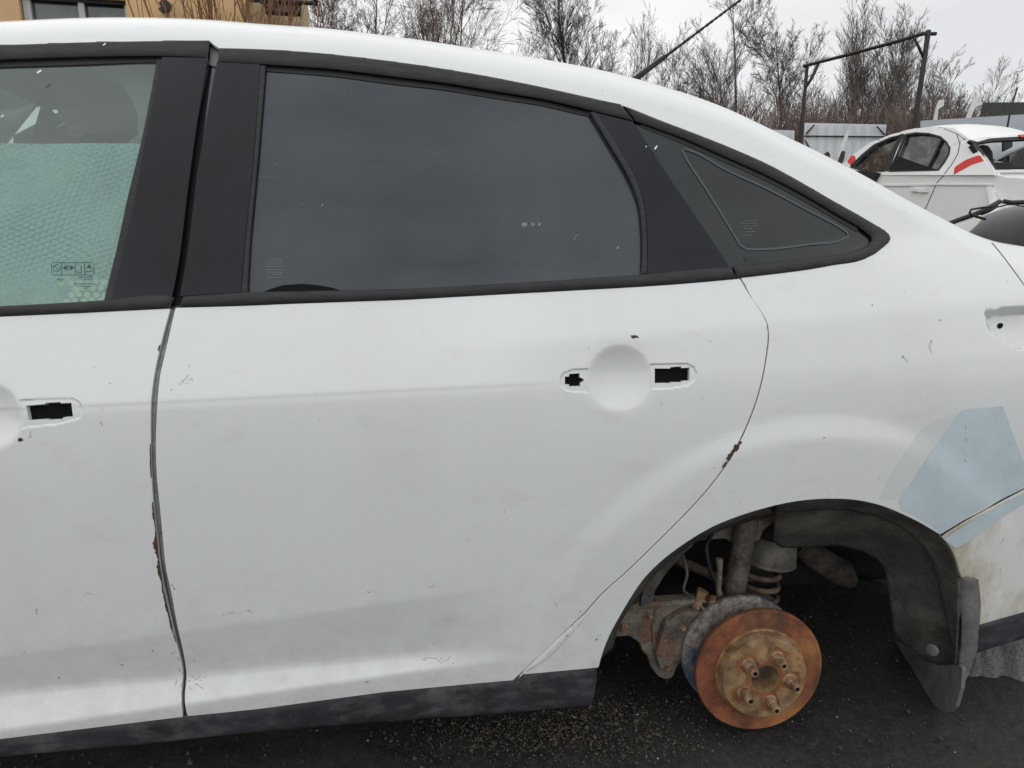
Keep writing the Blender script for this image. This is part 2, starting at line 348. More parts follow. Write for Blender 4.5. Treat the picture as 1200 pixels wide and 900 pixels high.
def seg_dist(Q, poly, closed=True):
    Q = np.asarray(Q, float); a = np.asarray(poly, float); b = np.roll(a, -1, 0)
    if not closed: a, b = a[:-1], b[:-1]
    best = np.full(len(Q), 1e9)
    for p, q in zip(a, b):
        d = q-p; t = np.clip(((Q-p)@d)/(d@d+1e-18), 0, 1); best = np.minimum(best, np.linalg.norm(Q-p-t[:, None]*d, axis=1))
    return best
def inside(Q, poly):
    Q = np.asarray(Q, float); a = np.asarray(poly, float); b = np.roll(a, -1, 0); r = np.zeros(len(Q), bool)
    for p, q in zip(a, b):
        c = (p[1] > Q[:, 1]) != (q[1] > Q[:, 1])
        with np.errstate(divide='ignore', invalid='ignore'):
            xi = (q[0]-p[0])*(Q[:, 1]-p[1])/(q[1]-p[1])+p[0]
        r ^= c & (Q[:, 0] < xi)
    return r
def dens(poly, sp, closed=True):
    out = []; n = len(poly)
    for i in range(n if closed else n-1):
        a, b = poly[i], poly[(i+1) % n]; k = max(1, int(math.ceil(np.linalg.norm(b-a)/sp)))
        for j in range(k): out.append(a+(b-a)*j/k)
    if not closed: out.append(poly[-1])
    return np.array(out)

# pressed-in details of the skin: handle cups, handle pads, tail light pocket
BOWLS = []
for (u, v, ru, rv) in ((727, 443, 37, 38), (-13, 488, 38, 38)):
    c = to_xw([(u, v)])[0]; ex = to_xw([(u+ru, v)])[0]; ez = to_xw([(u, v-rv)])[0]
    BOWLS.append((c, abs(ex[0]-c[0]), abs(ez[1]-c[1]), .017))
pads_px = [[(762, 427), (790, 425.5), (806, 426), (814, 430), (817, 438), (815, 446), (806, 452), (790, 455), (763, 457)],
           [(690, 432), (670, 433), (660, 437), (656, 444), (657, 452), (663, 458), (676, 460), (690, 460)],
           [(22, 469), (40, 467), (84, 466), (92, 470), (96, 476), (96, 483), (92, 491), (70, 497), (26, 502)]]
PADS = [to_xw(p) for p in pads_px]
tail_px = [(1155, 367), (1180, 362), (1215, 359), (1300, 357), (1300, 440), (1215, 413), (1195, 408), (1175, 397), (1162, 384)]
TAIL = to_xw(tail_px)
def detail(Q):
    d = np.zeros(len(Q))
    for c, rx, rz, dep in BOWLS:
        r = np.sqrt(((Q[:, 0]-c[0])/rx)**2+((Q[:, 1]-c[1])/rz)**2)
        d += -dep*.5*(ramp(1-r*r, .16))*2*(r < 1.35)*np.clip((1.35-r)/.2, 0, 1)*1.0
    for p, dep, wd in [(q, .0026, .0022) for q in PADS]+[(TAIL, .030, .014)]:
        lo, hi = p.min(0)-.02, p.max(0)+.02
        m = np.all((Q > lo) & (Q < hi), axis=1)
        if m.any():
            q = Q[m]; sd_ = seg_dist(q, p)*np.where(inside(q, p), 1, -1)
            d[m] -= dep*sstep((sd_+wd*.3)/wd)
    return d
def surf(Q, off=0.0, det=False):
    Q = np.asarray(Q, float); e = 4e-4
    def base(q): return P(q[:, 0], q[:, 1])
    def nrm(f):
        dx = f(Q+[e, 0])-f(Q-[e, 0]); dw = f(Q+[0, e])-f(Q-[0, e]); n = np.cross(dx, dw); return n/np.linalg.norm(n, axis=1, keepdims=True)
    n0 = nrm(base)
    if not det: return base(Q)+n0*np.reshape(off, (-1, 1)), n0
    def full(q):
        dx = base(q+[e, 0])-base(q-[e, 0]); dw = base(q+[0, e])-base(q-[0, e]); n = np.cross(dx, dw); n /= np.linalg.norm(n, axis=1, keepdims=True)
        return base(q)+n*detail(q)[:, None]
    return full(Q)+n0*np.reshape(off, (-1, 1)), nrm(full)

def smooth_px(p, step=9.0, ang=25):
    p = np.asarray(p, float); n = len(p); d = np.roll(p, -1, 0)-p; ln = np.linalg.norm(d, axis=1)+1e-9; u = d/ln[:, None]
    cosang = np.sum(u*np.roll(u, 1, 0), 1); corner = cosang < math.cos(math.radians(ang))
    lp = np.roll(ln, 1); up_ = np.roll(u, 1, 0); T = (u*lp[:, None]+up_*ln[:, None]); T /= np.linalg.norm(T, axis=1, keepdims=True)+1e-9
    out = []
    for i in range(n):
        j = (i+1) % n; k = max(1, int(ln[i]/step)); a = u[i] if corner[i] else T[i]; b = u[i] if corner[j] else T[j]
        if corner[i] and not corner[j]: a = 2*(u[i]@b)*u[i]-b
        if corner[j] and not corner[i]: b = 2*(u[i]@a)*u[i]-a
        for q in range(k):
            t = q/k; mg = min(ln[i], 45.0); h = (2*t**3-3*t**2+1)*p[i]+(t**3-2*t**2+t)*a*mg+(-2*t**3+3*t**2)*p[j]+(t**3-t**2)*b*mg; out.append(h)
    return np.array(out)
def smooth_open(p, step=6.0):
    q = smooth_px(p, step, 40); i = int(np.argmin(np.abs(q-np.asarray(p[-1], float)).sum(1))); return [tuple(a) for a in q[:i+1]]
def panel(name, outline, m, parent=None, off=0.0, pillow=(0, .01), flange=.014, sp=.014, holes=(), det=False, edge=.0012, xw=False, refine=(), m2=None, smooth=True):
    """a sheet-metal panel lying on the car's side: outline in photo pixels (or xw), rounded rim and a turned-in flange"""
    O = np.asarray(outline, float) if xw else to_xw(smooth_px(outline) if smooth else outline)
    ar = .5*np.sum(O[:, 0]*np.roll(O[:, 1], -1)-np.roll(O[:, 0], -1)*O[:, 1])
    if ar < 0: O = O[::-1]
    loops = [dens(O, sp)]; H = []
    for h in holes:
        h = np.asarray(h, float) if xw == 'both' else to_xw(h)
        a2 = .5*np.sum(h[:, 0]*np.roll(h[:, 1], -1)-np.roll(h[:, 0], -1)*h[:, 1])
        if a2 > 0: h = h[::-1]
        H.append(h); loops.append(dens(h, min(sp, .004)))
    lo, hi = O.min(0), O.max(0)
    gx, gz = np.meshgrid(np.arange(lo[0], hi[0], sp), np.arange(lo[1], hi[1], sp)); gx = gx+sp*.5*(np.arange(gx.shape[0])[:, None] % 2)
    G = np.c_[gx.ravel(), gz.ravel()]
    for c, rad, s2 in refine:
        G = G[np.linalg.norm(G-c, axis=1) > rad]
        ax, az = np.meshgrid(np.arange(c[0]-rad, c[0]+rad, s2), np.arange(c[1]-rad, c[1]+rad, s2)); ax = ax+s2*.5*(np.arange(ax.shape[0])[:, None] % 2)
        g2 = np.c_[ax.ravel(), az.ravel()]; G = np.vstack([G, g2[np.linalg.norm(g2-c, axis=1) <= rad]])
    if det:                                       # extra rows of vertices along the pressed creases
        xx = np.arange(lo[0], hi[0], .010)
        for cf, offs_, xlim in ((c_zA, (-.018, -.013, -.009, -.0055, -.002, .002, .006), xA1), (c_l4, (-.010, -.005, 0, .005, .010), xl1), (c_l3, (-.012, -.006, 0, .006, .012), xl1), (c_l2, (-.008, -.004, 0, .004, .008), xl1)):
            xr_ = xx[xx < xlim]; zc_ = pv(cf, xr_)
            if not len(xr_): continue
            far_ = np.abs(G[:, 1]-pv(cf, G[:, 0])-offs_[0]*.5-offs_[-1]*.5) > (offs_[-1]-offs_[0])/2+.004
            near_ref = np.zeros(len(G), bool)
            for c, rad, s2 in refine: near_ref |= np.linalg.norm(G-c, axis=1) <= rad
            G = G[far_ | near_ref | (G[:, 0] > xlim)]
            for o_ in offs_:
                R2 = np.c_[xr_, zc_+o_]
                for c, rad, s2 in refine: R2 = R2[np.linalg.norm(R2-c, axis=1) > rad]
                G = np.vstack([G, R2])
    k = inside(G, O)
    for h in H: k &= ~inside(G, h)
    G = G[k]
    dd = np.full(len(G), 1e9); nearr = np.full(len(G), .45*sp)
    for c, rad, s2 in refine: nearr[np.linalg.norm(G-c, axis=1) <= rad] = .45*s2
    for lp in [O]+H: dd = np.minimum(dd, seg_dist(G, lp))
    G = G[dd > np.minimum(nearr, .0035 if det else 1)]
    B = np.vstack(loops); E = []; b = 0
    for lp in loops: E += [(b+i, b+(i+1) % len(lp)) for i in range(len(lp))]; b += len(lp)
    allp = np.vstack([B, G])
    if not np.isfinite(allp).all() or len(allp) > 60000: raise ValueError((name, len(allp), allp[:5], O))
    vo, eo, fo, ov, oe, of = delaunay_2d_cdt([Vector((float(a), float(c))) for a, c in allp], E, [], 0, 1e-7)
    Q = np.array([(v.x, v.y) for v in vo]); T = np.array([f for f in fo])
    cen = Q[T].mean(1); ok = inside(cen, O)
    for h in H: ok &= ~inside(cen, h)
    T = T[ok]
    offs = np.full(len(Q), off, float)
    if pillow[0]:
        d = np.full(len(Q), 1e9)
        for lp in [O]+H: d = np.minimum(d, seg_dist(Q, lp))
        t = np.clip(d/pillow[1], 0, 1); offs += pillow[0]*np.sqrt(np.clip(1-(1-t)**2, 0, 1))
    if pillow[0]:
        def poff(q):
            d = np.full(len(q), 1e9); inn = inside(q, O)
            for lp in [O]+H: d = np.minimum(d, seg_dist(q, lp))
            t = np.clip(np.where(inn, d, 0)/pillow[1], 0, 1); return off+pillow[0]*np.sqrt(np.clip(1-(1-t)**2, 0, 1)+.02)
        e = 5e-4; V, n0 = surf(Q, offs)
        f = lambda q: surf(q, poff(q))[0]
        N_ = np.cross(f(Q+[e, 0])-f(Q-[e, 0]), f(Q+[0, e])-f(Q-[0, e])); N_ /= np.linalg.norm(N_, axis=1, keepdims=True)+1e-15
    else: V, N_ = surf(Q, offs, det)
    # orient
    f0 = np.cross(V[T[:, 1]]-V[T[:, 0]], V[T[:, 2]]-V[T[:, 0]]); bad = np.sum(f0*N_[T[:, 0]], 1) < 0
    T[bad] = T[bad][:, ::-1]
    verts = [V]; nor = [N_]; faces = [tuple(t) for t in T]; mi = [0]*len(faces); base = len(V)
    if flange:
        # CDT keeps the input vertices in order (no merges expected): loops are verts 0..len(B)
        o2n = {}
        for i, l in enumerate(ov):
            for s_ in l: o2n.setdefault(s_, i)
        b = 0
        for li, lp in enumerate(loops):
            n = len(lp); idx = np.array([o2n.get(b+i, b+i) for i in range(n)]); b += n
            p = V[idx]; nn = N_[idx]; tg = np.roll(p, -1, 0)-np.roll(p, 1, 0); tg /= np.linalg.norm(tg, axis=1, keepdims=True)+1e-12
            outw = np.cross(tg, nn); outw /= np.linalg.norm(outw, axis=1, keepdims=True)+1e-12
            r1 = p+outw*edge*.75-nn*edge*.35; n1 = nn+outw; n1 /= np.linalg.norm(n1, axis=1, keepdims=True)
            r2 = p+outw*edge-nn*edge*1.2
            r3 = p+outw*edge-nn*flange
            s0 = base; verts += [r1, r2, r3]; nor += [n1, outw, outw]; base += 3*n
            rings = [idx, np.arange(s0, s0+n), np.arange(s0+n, s0+2*n), np.arange(s0+2*n, s0+3*n)]
            for a, c in zip(rings[:-1], rings[1:]):
                for i in range(n):
                    j = (i+1) % n; faces.append((a[i], c[i], c[j], a[j])); mi.append(1 if m2 else 0)
    V = np.vstack(verts); NN = np.vstack(nor)
    me = bpy.data.meshes.new(name); me.from_pydata(V.tolist(), [], [tuple(int(i) for i in f) for f in faces]); me.update()
    me.polygons.foreach_set('use_smooth', [True]*len(me.polygons))
    if m2: me.polygons.foreach_set('material_index', mi)
    if me.validate(): me.update()
    NN = np.nan_to_num(NN); NN /= np.maximum(np.linalg.norm(NN, axis=1, keepdims=True), 1e-9)
    me.normals_split_custom_set_from_vertices([Vector(v) for v in NN.tolist()])
    o = link(name, me, m, parent)
    if m2: me.materials.append(m2)
    return o
def ribbon_px(pts, wpx):          # thin band of pixels round a polyline
    p = np.asarray(pts, float); t = np.gradient(p, axis=0); t /= np.linalg.norm(t, axis=1, keepdims=True); n = np.c_[-t[:, 1], t[:, 0]]
    wv = np.broadcast_to(wpx, (len(p),))[:, None]/2
    return np.vstack([p+n*wv, (p-n*wv)[::-1]])
# ================================================================== THE CAR
CAR = thing('white_sedan', 'white four-door sedan missing its rear wheel, door handles and tail light, filling the foreground', 'car', (0.2, .9, 0))
def kid(o, parent):               # parent without moving
    o.parent = parent
    if parent.parent is None: o.matrix_parent_inverse = Matrix.Translation(-parent.location)
    return o
def parent_loc(p):
    v = Vector((0, 0, 0))
    while p is not None: v += p.location; p = p.parent
    return v
NEAR = []                          # near-side parts that are mirrored to the far side
def cpanel(name, *a, mirror=True, par=None, **k):
    o = panel(name, *a, **k); kid(o, par or CAR)
    if mirror: NEAR.append(o)
    return o
TRIM_TOP_R = [(257, 56), (300, 57), (367, 61), (433, 68), (500, 77), (567, 88), (633, 101), (700, 116), (732, 124), (775, 141), (812, 155), (850, 170), (900, 192), (937, 212), (975, 234), (1007, 252), (1030, 265.5), (1037, 269.8), (1041.5, 274), (1043.3, 279)]
TRIM_TIP_LOW = [(1043, 280.5), (1041, 284.5), (1036.5, 288.5), (1025, 297.5), (1012, 304), (975, 311), (950, 315.5), (900, 322), (869, 326)]
CUT = [(869, 326), (880, 349), (893, 368), (898, 379), (899.5, 390), (897, 417), (889, 457), (877, 492), (863, 522), (846, 550), (830, 571), (801, 603), (768, 636), (734, 669), (701, 699), (688, 714), (650, 751), (601, 797)]
FR_EDGE = [(200, 362), (187, 407), (180, 440), (177, 463), (176, 513), (177, 557), (179, 590), (183, 625), (186, 657), (191, 690), (198, 720), (207, 757), (214, 787), (212, 813), (214, 840)]
RR_EDGE = [(205, 361), (194, 413), (188, 440), (185, 470), (183, 517), (184, 557), (188, 597), (191, 630), (195, 667), (202, 699), (208, 733), (215, 763), (219, 792), (217, 820), (220, 839)]
arch_s = smooth_open(arch_px); iarch = max(i for i, p in enumerate(arch_s) if p[0] < 1100)
TRIM_S = smooth_open(TRIM_TOP_R+TRIM_TIP_LOW)
# --- quarter panel, C pillar and roof rail in one pressing
xe0, xe1 = to_xw([(-250, 62)])[0, 0], to_xw([(1330, 430)])[0, 0]
xt = np.linspace(xe1, xe0, 150)
top = np.c_[xt, Wtop(xt, 1.12)]
low = to_xw([(-250, 62), (-120, 57), (0, 53), (100, 49.5), (187, 48), (245, 47), (251, 52)]+TRIM_S+[(u+2.6, v+1.2) for u, v in smooth_open(CUT)[1:-1]]+[(640, 764), (612, 790), (701, 782)]+arch_s[1:iarch]+[(1102, 626), (1130, 609), (1165, 590), (1200, 572), (1330, 517)])
QUART = np.vstack([low, np.array([[xe1, to_xw([(1330, 420)])[0, 1]]]), top])
tl = TAIL.mean(0)
quarter = cpanel('quarter_panel', QUART, M['paint'], xw=True, det=True, sp=.012, flange=.007, refine=((tl, .11, .006),))
# --- doors
fd = [(-250, 378), (-120, 376), (0, 371.5), (100, 367), (199, 362)]+FR_EDGE[1:]+[(0, 866), (-120, 882), (-250, 900)]
h_front = [(29, 475), (52, 473), (52, 471.5), (70, 470.5), (70, 472), (83, 471.5), (85, 489), (73, 490), (73, 492), (54, 493), (54, 492), (32, 493.5)]
front_door = cpanel('front_door', fd, M['paint'], det=True, sp=.012, flange=.012, edge=.0007, holes=(h_front,), refine=((to_xw([(-13, 488)])[0], .075, .0045), (to_xw([(60, 484)])[0], .068, .0022)))
rd = [(206, 361), (280, 359), (355, 356), (480, 351.5), (550, 347.5), (642, 342.5), (750, 336.5), (800, 333), (867, 327)]+CUT[1:]+[(450, 811), (300, 831)]+RR_EDGE[::-1][:-1]
h_r = [(767.5, 431.5), (786, 431.5), (786, 430), (799, 429), (799, 431), (809, 430.5), (809, 446.5), (800, 447), (800, 448.5), (787, 448.5), (787, 449.5), (767.5, 449.5)]
h_l = [(662, 441), (667, 441), (667, 438), (680, 437), (680, 442), (685, 444), (685, 447), (681, 449), (681, 453), (667, 453.5), (667, 451), (662, 451)]
rear_door = cpanel('rear_door', rd, M['paint'], det=True, sp=.012, flange=.012, edge=.0007, holes=(h_r, h_l), refine=((to_xw([(727, 443)])[0], .075, .0045), (to_xw([(790, 441)])[0], .055, .0022), (to_xw([(672, 446)])[0], .042, .0022)))
# --- dark wells behind the handle holes
for hp, dr in (((20, 460, 95, 505), front_door), ((760, 422, 816, 458), rear_door), ((656, 432, 690, 458), rear_door)):
    a, b, c, d = hp
    kid(panel('handle_well', [(a, b), (c, b), (c, d), (a, d)], M['dark'], off=-.012, flange=.0, sp=.02), dr)
# --- jamb behind the door gap, B pillar
cpanel('door_jamb', [(150, 358), (235, 352), (235, 600), (262, 845), (190, 850), (160, 600)], M['jamb'], off=-.017, flange=0, sp=.015, smooth=False)
kid(panel('gap_seal', ribbon_px([((a[0]+b[0])/2+.2, (a[1]+b[1])/2) for a, b in zip(FR_EDGE, RR_EDGE)][:8], [3.5, 6.2, 7.6, 8, 7.4, 7, 7, 7.2]), M['greystrip'], off=-.006, pillow=(.003, .004), flange=.004, sp=.006), CAR)
kid(panel('gap_seal', ribbon_px([((a[0]+b[0])/2+1.0, (a[1]+b[1])/2) for a, b in zip(FR_EDGE, RR_EDGE)][7:], [7.2, 6.0, 5.0, 4.2, 4.0, 3, 2.4, 2.2]), M['greystrip'], off=-.007, pillow=(.003, .004), flange=.004, sp=.006), CAR)
cpanel('centre_pillar', [(215, 46), (285, 56), (285, 90), (262, 200), (245, 350), (205, 364), (172, 364), (180, 300), (215, 120)], M['seal'], off=-.022, flange=0, sp=.02, smooth=False)
kid(panel('pillar_seal', ribbon_px([(249, 64), (243, 110), (236, 165), (229, 205), (226, 222)], [4.5, 4.2, 4.0, 3.4, 1.5]), M['jamb'], off=-.016, flange=.003, sp=.008), CAR)
kid(panel('roof_joint', [(244.5, 49), (258, 56), (256, 73), (244, 70)], M['jamb'], off=-.012, flange=.002, sp=.008), CAR)
# --- front door window frame
FR_TRIM = [(-250, 62), (-120, 57), (0, 53.5), (100, 50), (187, 48.5), (245, 48), (245.5, 50), (243.5, 67.5), (183, 65.5), (100, 66.5), (0, 70), (-120, 76), (-250, 84)]
cpanel('window_trim', FR_TRIM, M['rubber'], par=front_door, off=.001, pillow=(.006, .010), flange=.012, sp=.006)
cpanel('window_seal', [(-250, 83), (-120, 75.5), (0, 69.5), (100, 66), (184, 65), (191, 66), (190, 70), (183, 69.5), (100, 72), (0, 75), (-120, 81), (-250, 89)], M['seal'], off=-.006, flange=.006, sp=.006, par=front_door)
cpanel('pillar_trim', [(190.5, 67.5), (243, 68.5), (230, 143), (219, 222), (209.5, 300), (200.5, 347.5), (131, 351), (136, 330), (143.5, 298), (158, 235), (170, 168)], M['piano'], off=.001, flange=.012, sp=.012, edge=.002, par=front_door)
cpanel('glass_channel', [(183.5, 67), (189.5, 67.5), (170, 167), (157.5, 234), (142.5, 298), (135, 330), (130.5, 351), (121, 351.5), (125, 335), (135, 295), (149, 230), (160, 185), (166, 160)], M['rubber'], off=-.004, flange=.008, sp=.006, par=front_door)
cpanel('belt_trim', [(-250, 366), (-120, 363.5), (0, 359), (60, 356), (125, 352), (200, 347.5), (204, 349), (199.5, 361), (100, 366.5), (0, 371), (-120, 375.5), (-250, 377)], M['rubber'], off=.001, pillow=(.007, .010), flange=.012, sp=.006, par=front_door)
front_glass = cpanel('door_glass', [(-250, 80), (-120, 73), (0, 68), (190, 64), (165, 180), (140, 300), (126, 358), (0, 364), (-120, 368), (-250, 372)], M['clear'], off=-.009, flange=.004, sp=.03, par=front_door)
# --- rear door window frame
cpanel('window_trim', [(257.5, 57)]+[(u, v+1) for u, v in TRIM_TOP_R[1:8]]+[(727, 122.5), (742, 141.5), (695, 130), (640, 117), (583, 107.5), (520, 97), (467, 90.5), (390, 81), (311, 75.5), (255.5, 72.5)], M['rubber'], off=.001, pillow=(.006, .010), flange=.012, sp=.006, par=rear_door)
cpanel('window_seal', [(311, 75), (390, 80.5), (467, 90), (520, 96.5), (583, 107), (640, 116.5), (695, 129.5), (696, 134), (690, 133), (640, 121.5), (583, 112.5), (520, 102), (467, 96), (390, 86), (311, 80)], M['seal'], off=-.006, flange=.006, sp=.006, par=rear_door)
cpanel('pillar_trim', [(255, 73.5), (304.5, 76), (296, 185), (285.5, 290), (281.5, 342), (212, 346.5), (220, 300), (233, 200), (245, 128)], M['piano'], off=.001, flange=.012, sp=.012, edge=.002, par=rear_door)
cpanel('glass_channel', [(305.5, 76.5), (311, 77), (302, 185), (293, 280), (289.5, 342), (283, 342), (287, 290), (297.5, 185)], M['rubber'], off=.000, pillow=(.002, .004), flange=.012, sp=.005, par=rear_door)
cpanel('belt_trim', [(214.5, 348), (287, 343), (355, 341.5), (400, 340.5), (480, 338.5), (550, 335), (650, 329), (757, 321.5), (830, 315), (857, 313), (862, 326.5), (800, 332), (750, 335.5), (642, 341.5), (550, 346.5), (480, 350.5), (355, 355), (280, 358), (210.5, 360)], M['rubber'], off=.001, pillow=(.007, .010), flange=.012, sp=.006, par=rear_door)
rear_glass = cpanel('door_glass', [(309, 77), (390, 81), (467, 91), (583, 108), (694, 131), (714, 167), (739, 210), (749, 235), (753, 265), (752, 326), (650, 333), (550, 339), (480, 343), (287, 347), (292, 280)], M['privacy'], off=-.008, flange=.004, sp=.03, par=rear_door)
cpanel('glass_channel', [(691.5, 132), (697.5, 131.5), (725.5, 175), (745.5, 212), (754.5, 240), (757.5, 267), (757.5, 320.5), (751, 321.5), (752, 265), (747.5, 235), (737.5, 210), (712.5, 167)], M['rubber'], off=.001, pillow=(.003, .005), flange=.012, sp=.005, par=rear_door)
cpanel('pillar_trim', [(699, 132.5), (741.5, 143), (770, 187), (800, 232), (830, 276), (854, 312), (759, 320), (759, 267), (756, 240), (747, 212), (727, 175)], M['piano'], off=.000, flange=.012, sp=.012, edge=.002, par=rear_door)
# --- quarter window
QT = [(u, v+1) for u, v in TRIM_TOP_R[8:]]
cpanel('quarter_backing', [(745, 135), (800, 157), (850, 178), (900, 200), (985, 246), (1015, 264), (1034, 280), (1020, 294), (975, 305), (900, 316), (850, 320), (790, 220)], M['seal'], off=-.009, flange=0, sp=.02, smooth=False)
cpanel('quarter_trim', QT+TRIM_TIP_LOW[:-1]+[(864, 326), (859, 312.5), (900, 308), (950, 302.5), (975, 299.5), (1003, 294), (1015, 288.5), (1021.5, 282), (1021, 277.5), (1007, 266.5), (985, 254), (950, 233), (900, 206.5), (850, 184), (800, 162), (762, 148), (745, 142)], M['rubber'], off=.001, pillow=(.006, .010), flange=.012, sp=.006)
cpanel('quarter_seal', ribbon_px([(752, 145), (800, 164), (850, 186), (900, 208.5), (950, 235.5), (985, 256), (1006, 268)], 4), M['seal'], off=-.003, flange=.006, sp=.006)
qglass = cpanel('quarter_glass', [(744, 143), (762, 149), (800, 163), (850, 185), (900, 208), (950, 235), (1007, 268), (1022, 279), (1018, 287), (1004, 295), (975, 300), (950, 303.5), (900, 309.5), (857, 313.5), (830, 275), (800, 231), (770, 186)], M['privacy2'], off=-.0045, flange=.004, sp=.02)
FRIT = [(802, 173), (812, 176), (850, 197), (900, 220), (950, 246.5), (985, 265), (994, 271), (995, 276), (986, 280.5), (950, 285), (905, 290.5), (876, 291), (868, 286), (850, 256), (826, 217), (803, 181), (800.5, 176)]
fr_ = FRIT+FRIT[:1]
kid(panel('frit_line', ribbon_px(fr_, [2.4]*len(fr_)), M['frit'], off=-.0030, flange=0, sp=.006), qglass)
# --- sill, bumper
cpanel('sill_trim', [(-250, 901), (-120, 883.5), (0, 867.5), (215, 841.5), (300, 832), (450, 812), (601, 798.5), (612, 791.5), (701, 783), (699, 812), (695, 830), (625, 837.5), (450, 850.5), (300, 863), (150, 879), (0, 892), (-120, 906), (-250, 922)], M['sill'], off=-.010, pillow=(.008, .018), flange=.03, sp=.010)
cpanel('dogleg_fillet', [(612, 789), (640, 762), (690, 716), (683, 728), (662, 752), (640, 774)], M['jamb'] if False else M['paint'], off=-.0, flange=.002, sp=.008, pillow=(.0022, .012))
cpanel('rear_bumper', [(1104.5, 629), (1131, 612), (1166, 593), (1200, 575), (1330, 520), (1330, 690), (1200, 717.5), (1149, 732), (1149, 690), (1147, 679), (1127.5, 676), (1124, 663), (1117, 645)], M['bumperpaint'], off=-.001, flange=.012, sp=.012)
cpanel('bumper_valance', [(1147, 733.5), (1200, 719), (1330, 692), (1330, 726), (1200, 751), (1142, 769)], M['sill'], off=-.006, pillow=(.004, .014), flange=.03, sp=.012)
# --- blue-grey repair patches, seams, scratches
kid(panel('repair_patch', [(1128, 480), (1175, 475.5), (1186, 506), (1200, 543), (1207, 562), (1200, 570), (1167, 587), (1130, 607.5), (1103, 625), (1090, 615), (1072, 604), (1056, 597), (1053, 586), (1078, 550), (1103, 513)], M['primer'], off=.0005, flange=0, sp=.010), CAR)['label'] = 'blue-grey sprayed patch behind the wheel arch'
kid(panel('repair_patch', [(1080, 503), (1094, 495), (1126, 481), (1101, 513), (1076, 550), (1052, 584), (1040, 586), (1030, 584), (1052, 545)], M['patch2'], off=.0003, flange=0, sp=.010), CAR)
kid(panel('repair_patch', [(1106, 631.5), (1132, 614.5), (1167, 595), (1201, 577.5), (1230, 566), (1200, 590), (1165, 612), (1135, 634), (1120, 643), (1113, 638)], M['primer'], off=.0005, flange=0, sp=.010), CAR)
kid(panel('panel_seam', ribbon_px([(1162, 284.5), (1175, 300), (1187, 316), (1200, 334), (1210, 352)], .9), M['seal'], off=.0003, flange=0, sp=.006), CAR)
kid(panel('panel_seam', ribbon_px([(1103, 628), (1117, 619), (1131, 610.5), (1166, 591.5), (1185, 581), (1200, 573.5), (1330, 518.5)], [3.2, 2.6, 2.4, 2.0, 3, 1.8, 1.8]), M['seal'], off=-.0015, flange=0, sp=.006), CAR)
# paint chips and scratches
chips = []
def chip(u, v, r, ar=1.0, ang=0, n=9, rough=.5):
    th = np.linspace(0, 2*math.pi, n, endpoint=False); rr = r*(1-rough*rng.random(n)); p = np.c_[rr*np.cos(th)*ar, rr*np.sin(th)]
    c, s = math.cos(ang), math.sin(ang); return p@np.array([[c, s], [-s, c]])+[u, v]
def chipset(name, polys, m):
    V = []; Fc = []
    for p in polys:
        q = to_xw(p); s3, _ = surf(q, .0006, True); b = len(V); V += s3.tolist(); Fc.append(tuple(range(b, b+len(p))))
    o = mesh(name, V, Fc, m, None); kid(o, CAR); o['kind'] = 'stuff'; return o
ru = [chip(743, 394.5, 2.6, 2.0, .1, 11), chip(747, 395, 1.6), chip(24, 515, 3.2, 1.1), chip(862, 525, 3.8, 2.3, -1.0, 13, .6), chip(855, 535, 3.2, 2.8, -.85, 13, .6), chip(848.5, 545, 2.2, 2.8, -.9, 9, .6), chip(867, 519, 2.2, 1.6, -.8)]
def edge_strip(y0, y1, amp, seed, n=None):
    r = np.random.default_rng(seed); n = n or int((y1-y0)/1.6); ys = np.linspace(y0, y1, n); xe = np.interp(ys, [p[1] for p in FR_EDGE], [p[0] for p in FR_EDGE])
    base = np.interp(np.linspace(0, 1, n), np.linspace(0, 1, max(3, n//4)), r.random(max(3, n//4))); env = np.sin(np.linspace(0, math.pi, n))**.5
    wv = amp*env*(.25+.75*base)*(.7+.6*r.random(n)); return np.vstack([np.c_[xe+.8, ys], np.c_[xe-wv, ys][::-1]])
red = [edge_strip(620, 656, 5.4, 3)]
ru += [edge_strip(588, 622, 1.8, 4), edge_strip(655, 684, 3.8, 5), edge_strip(680, 722, 3.0, 6), edge_strip(716, 752, 2.0, 7), edge_strip(520, 560, 1.2, 8), edge_strip(404, 412, 2.0, 9, 6)]
ru += [chip(204, 690, 1.5, .8, 0, 8), chip(202, 686, 1.2)]
chipset('rust_chips', ru, M['rustchip']); chipset('rust_patch', red, mat('red_rust', (.13, .035, .02), .85, nscale=150, col2=(.06, .02, .014)))
ch = []
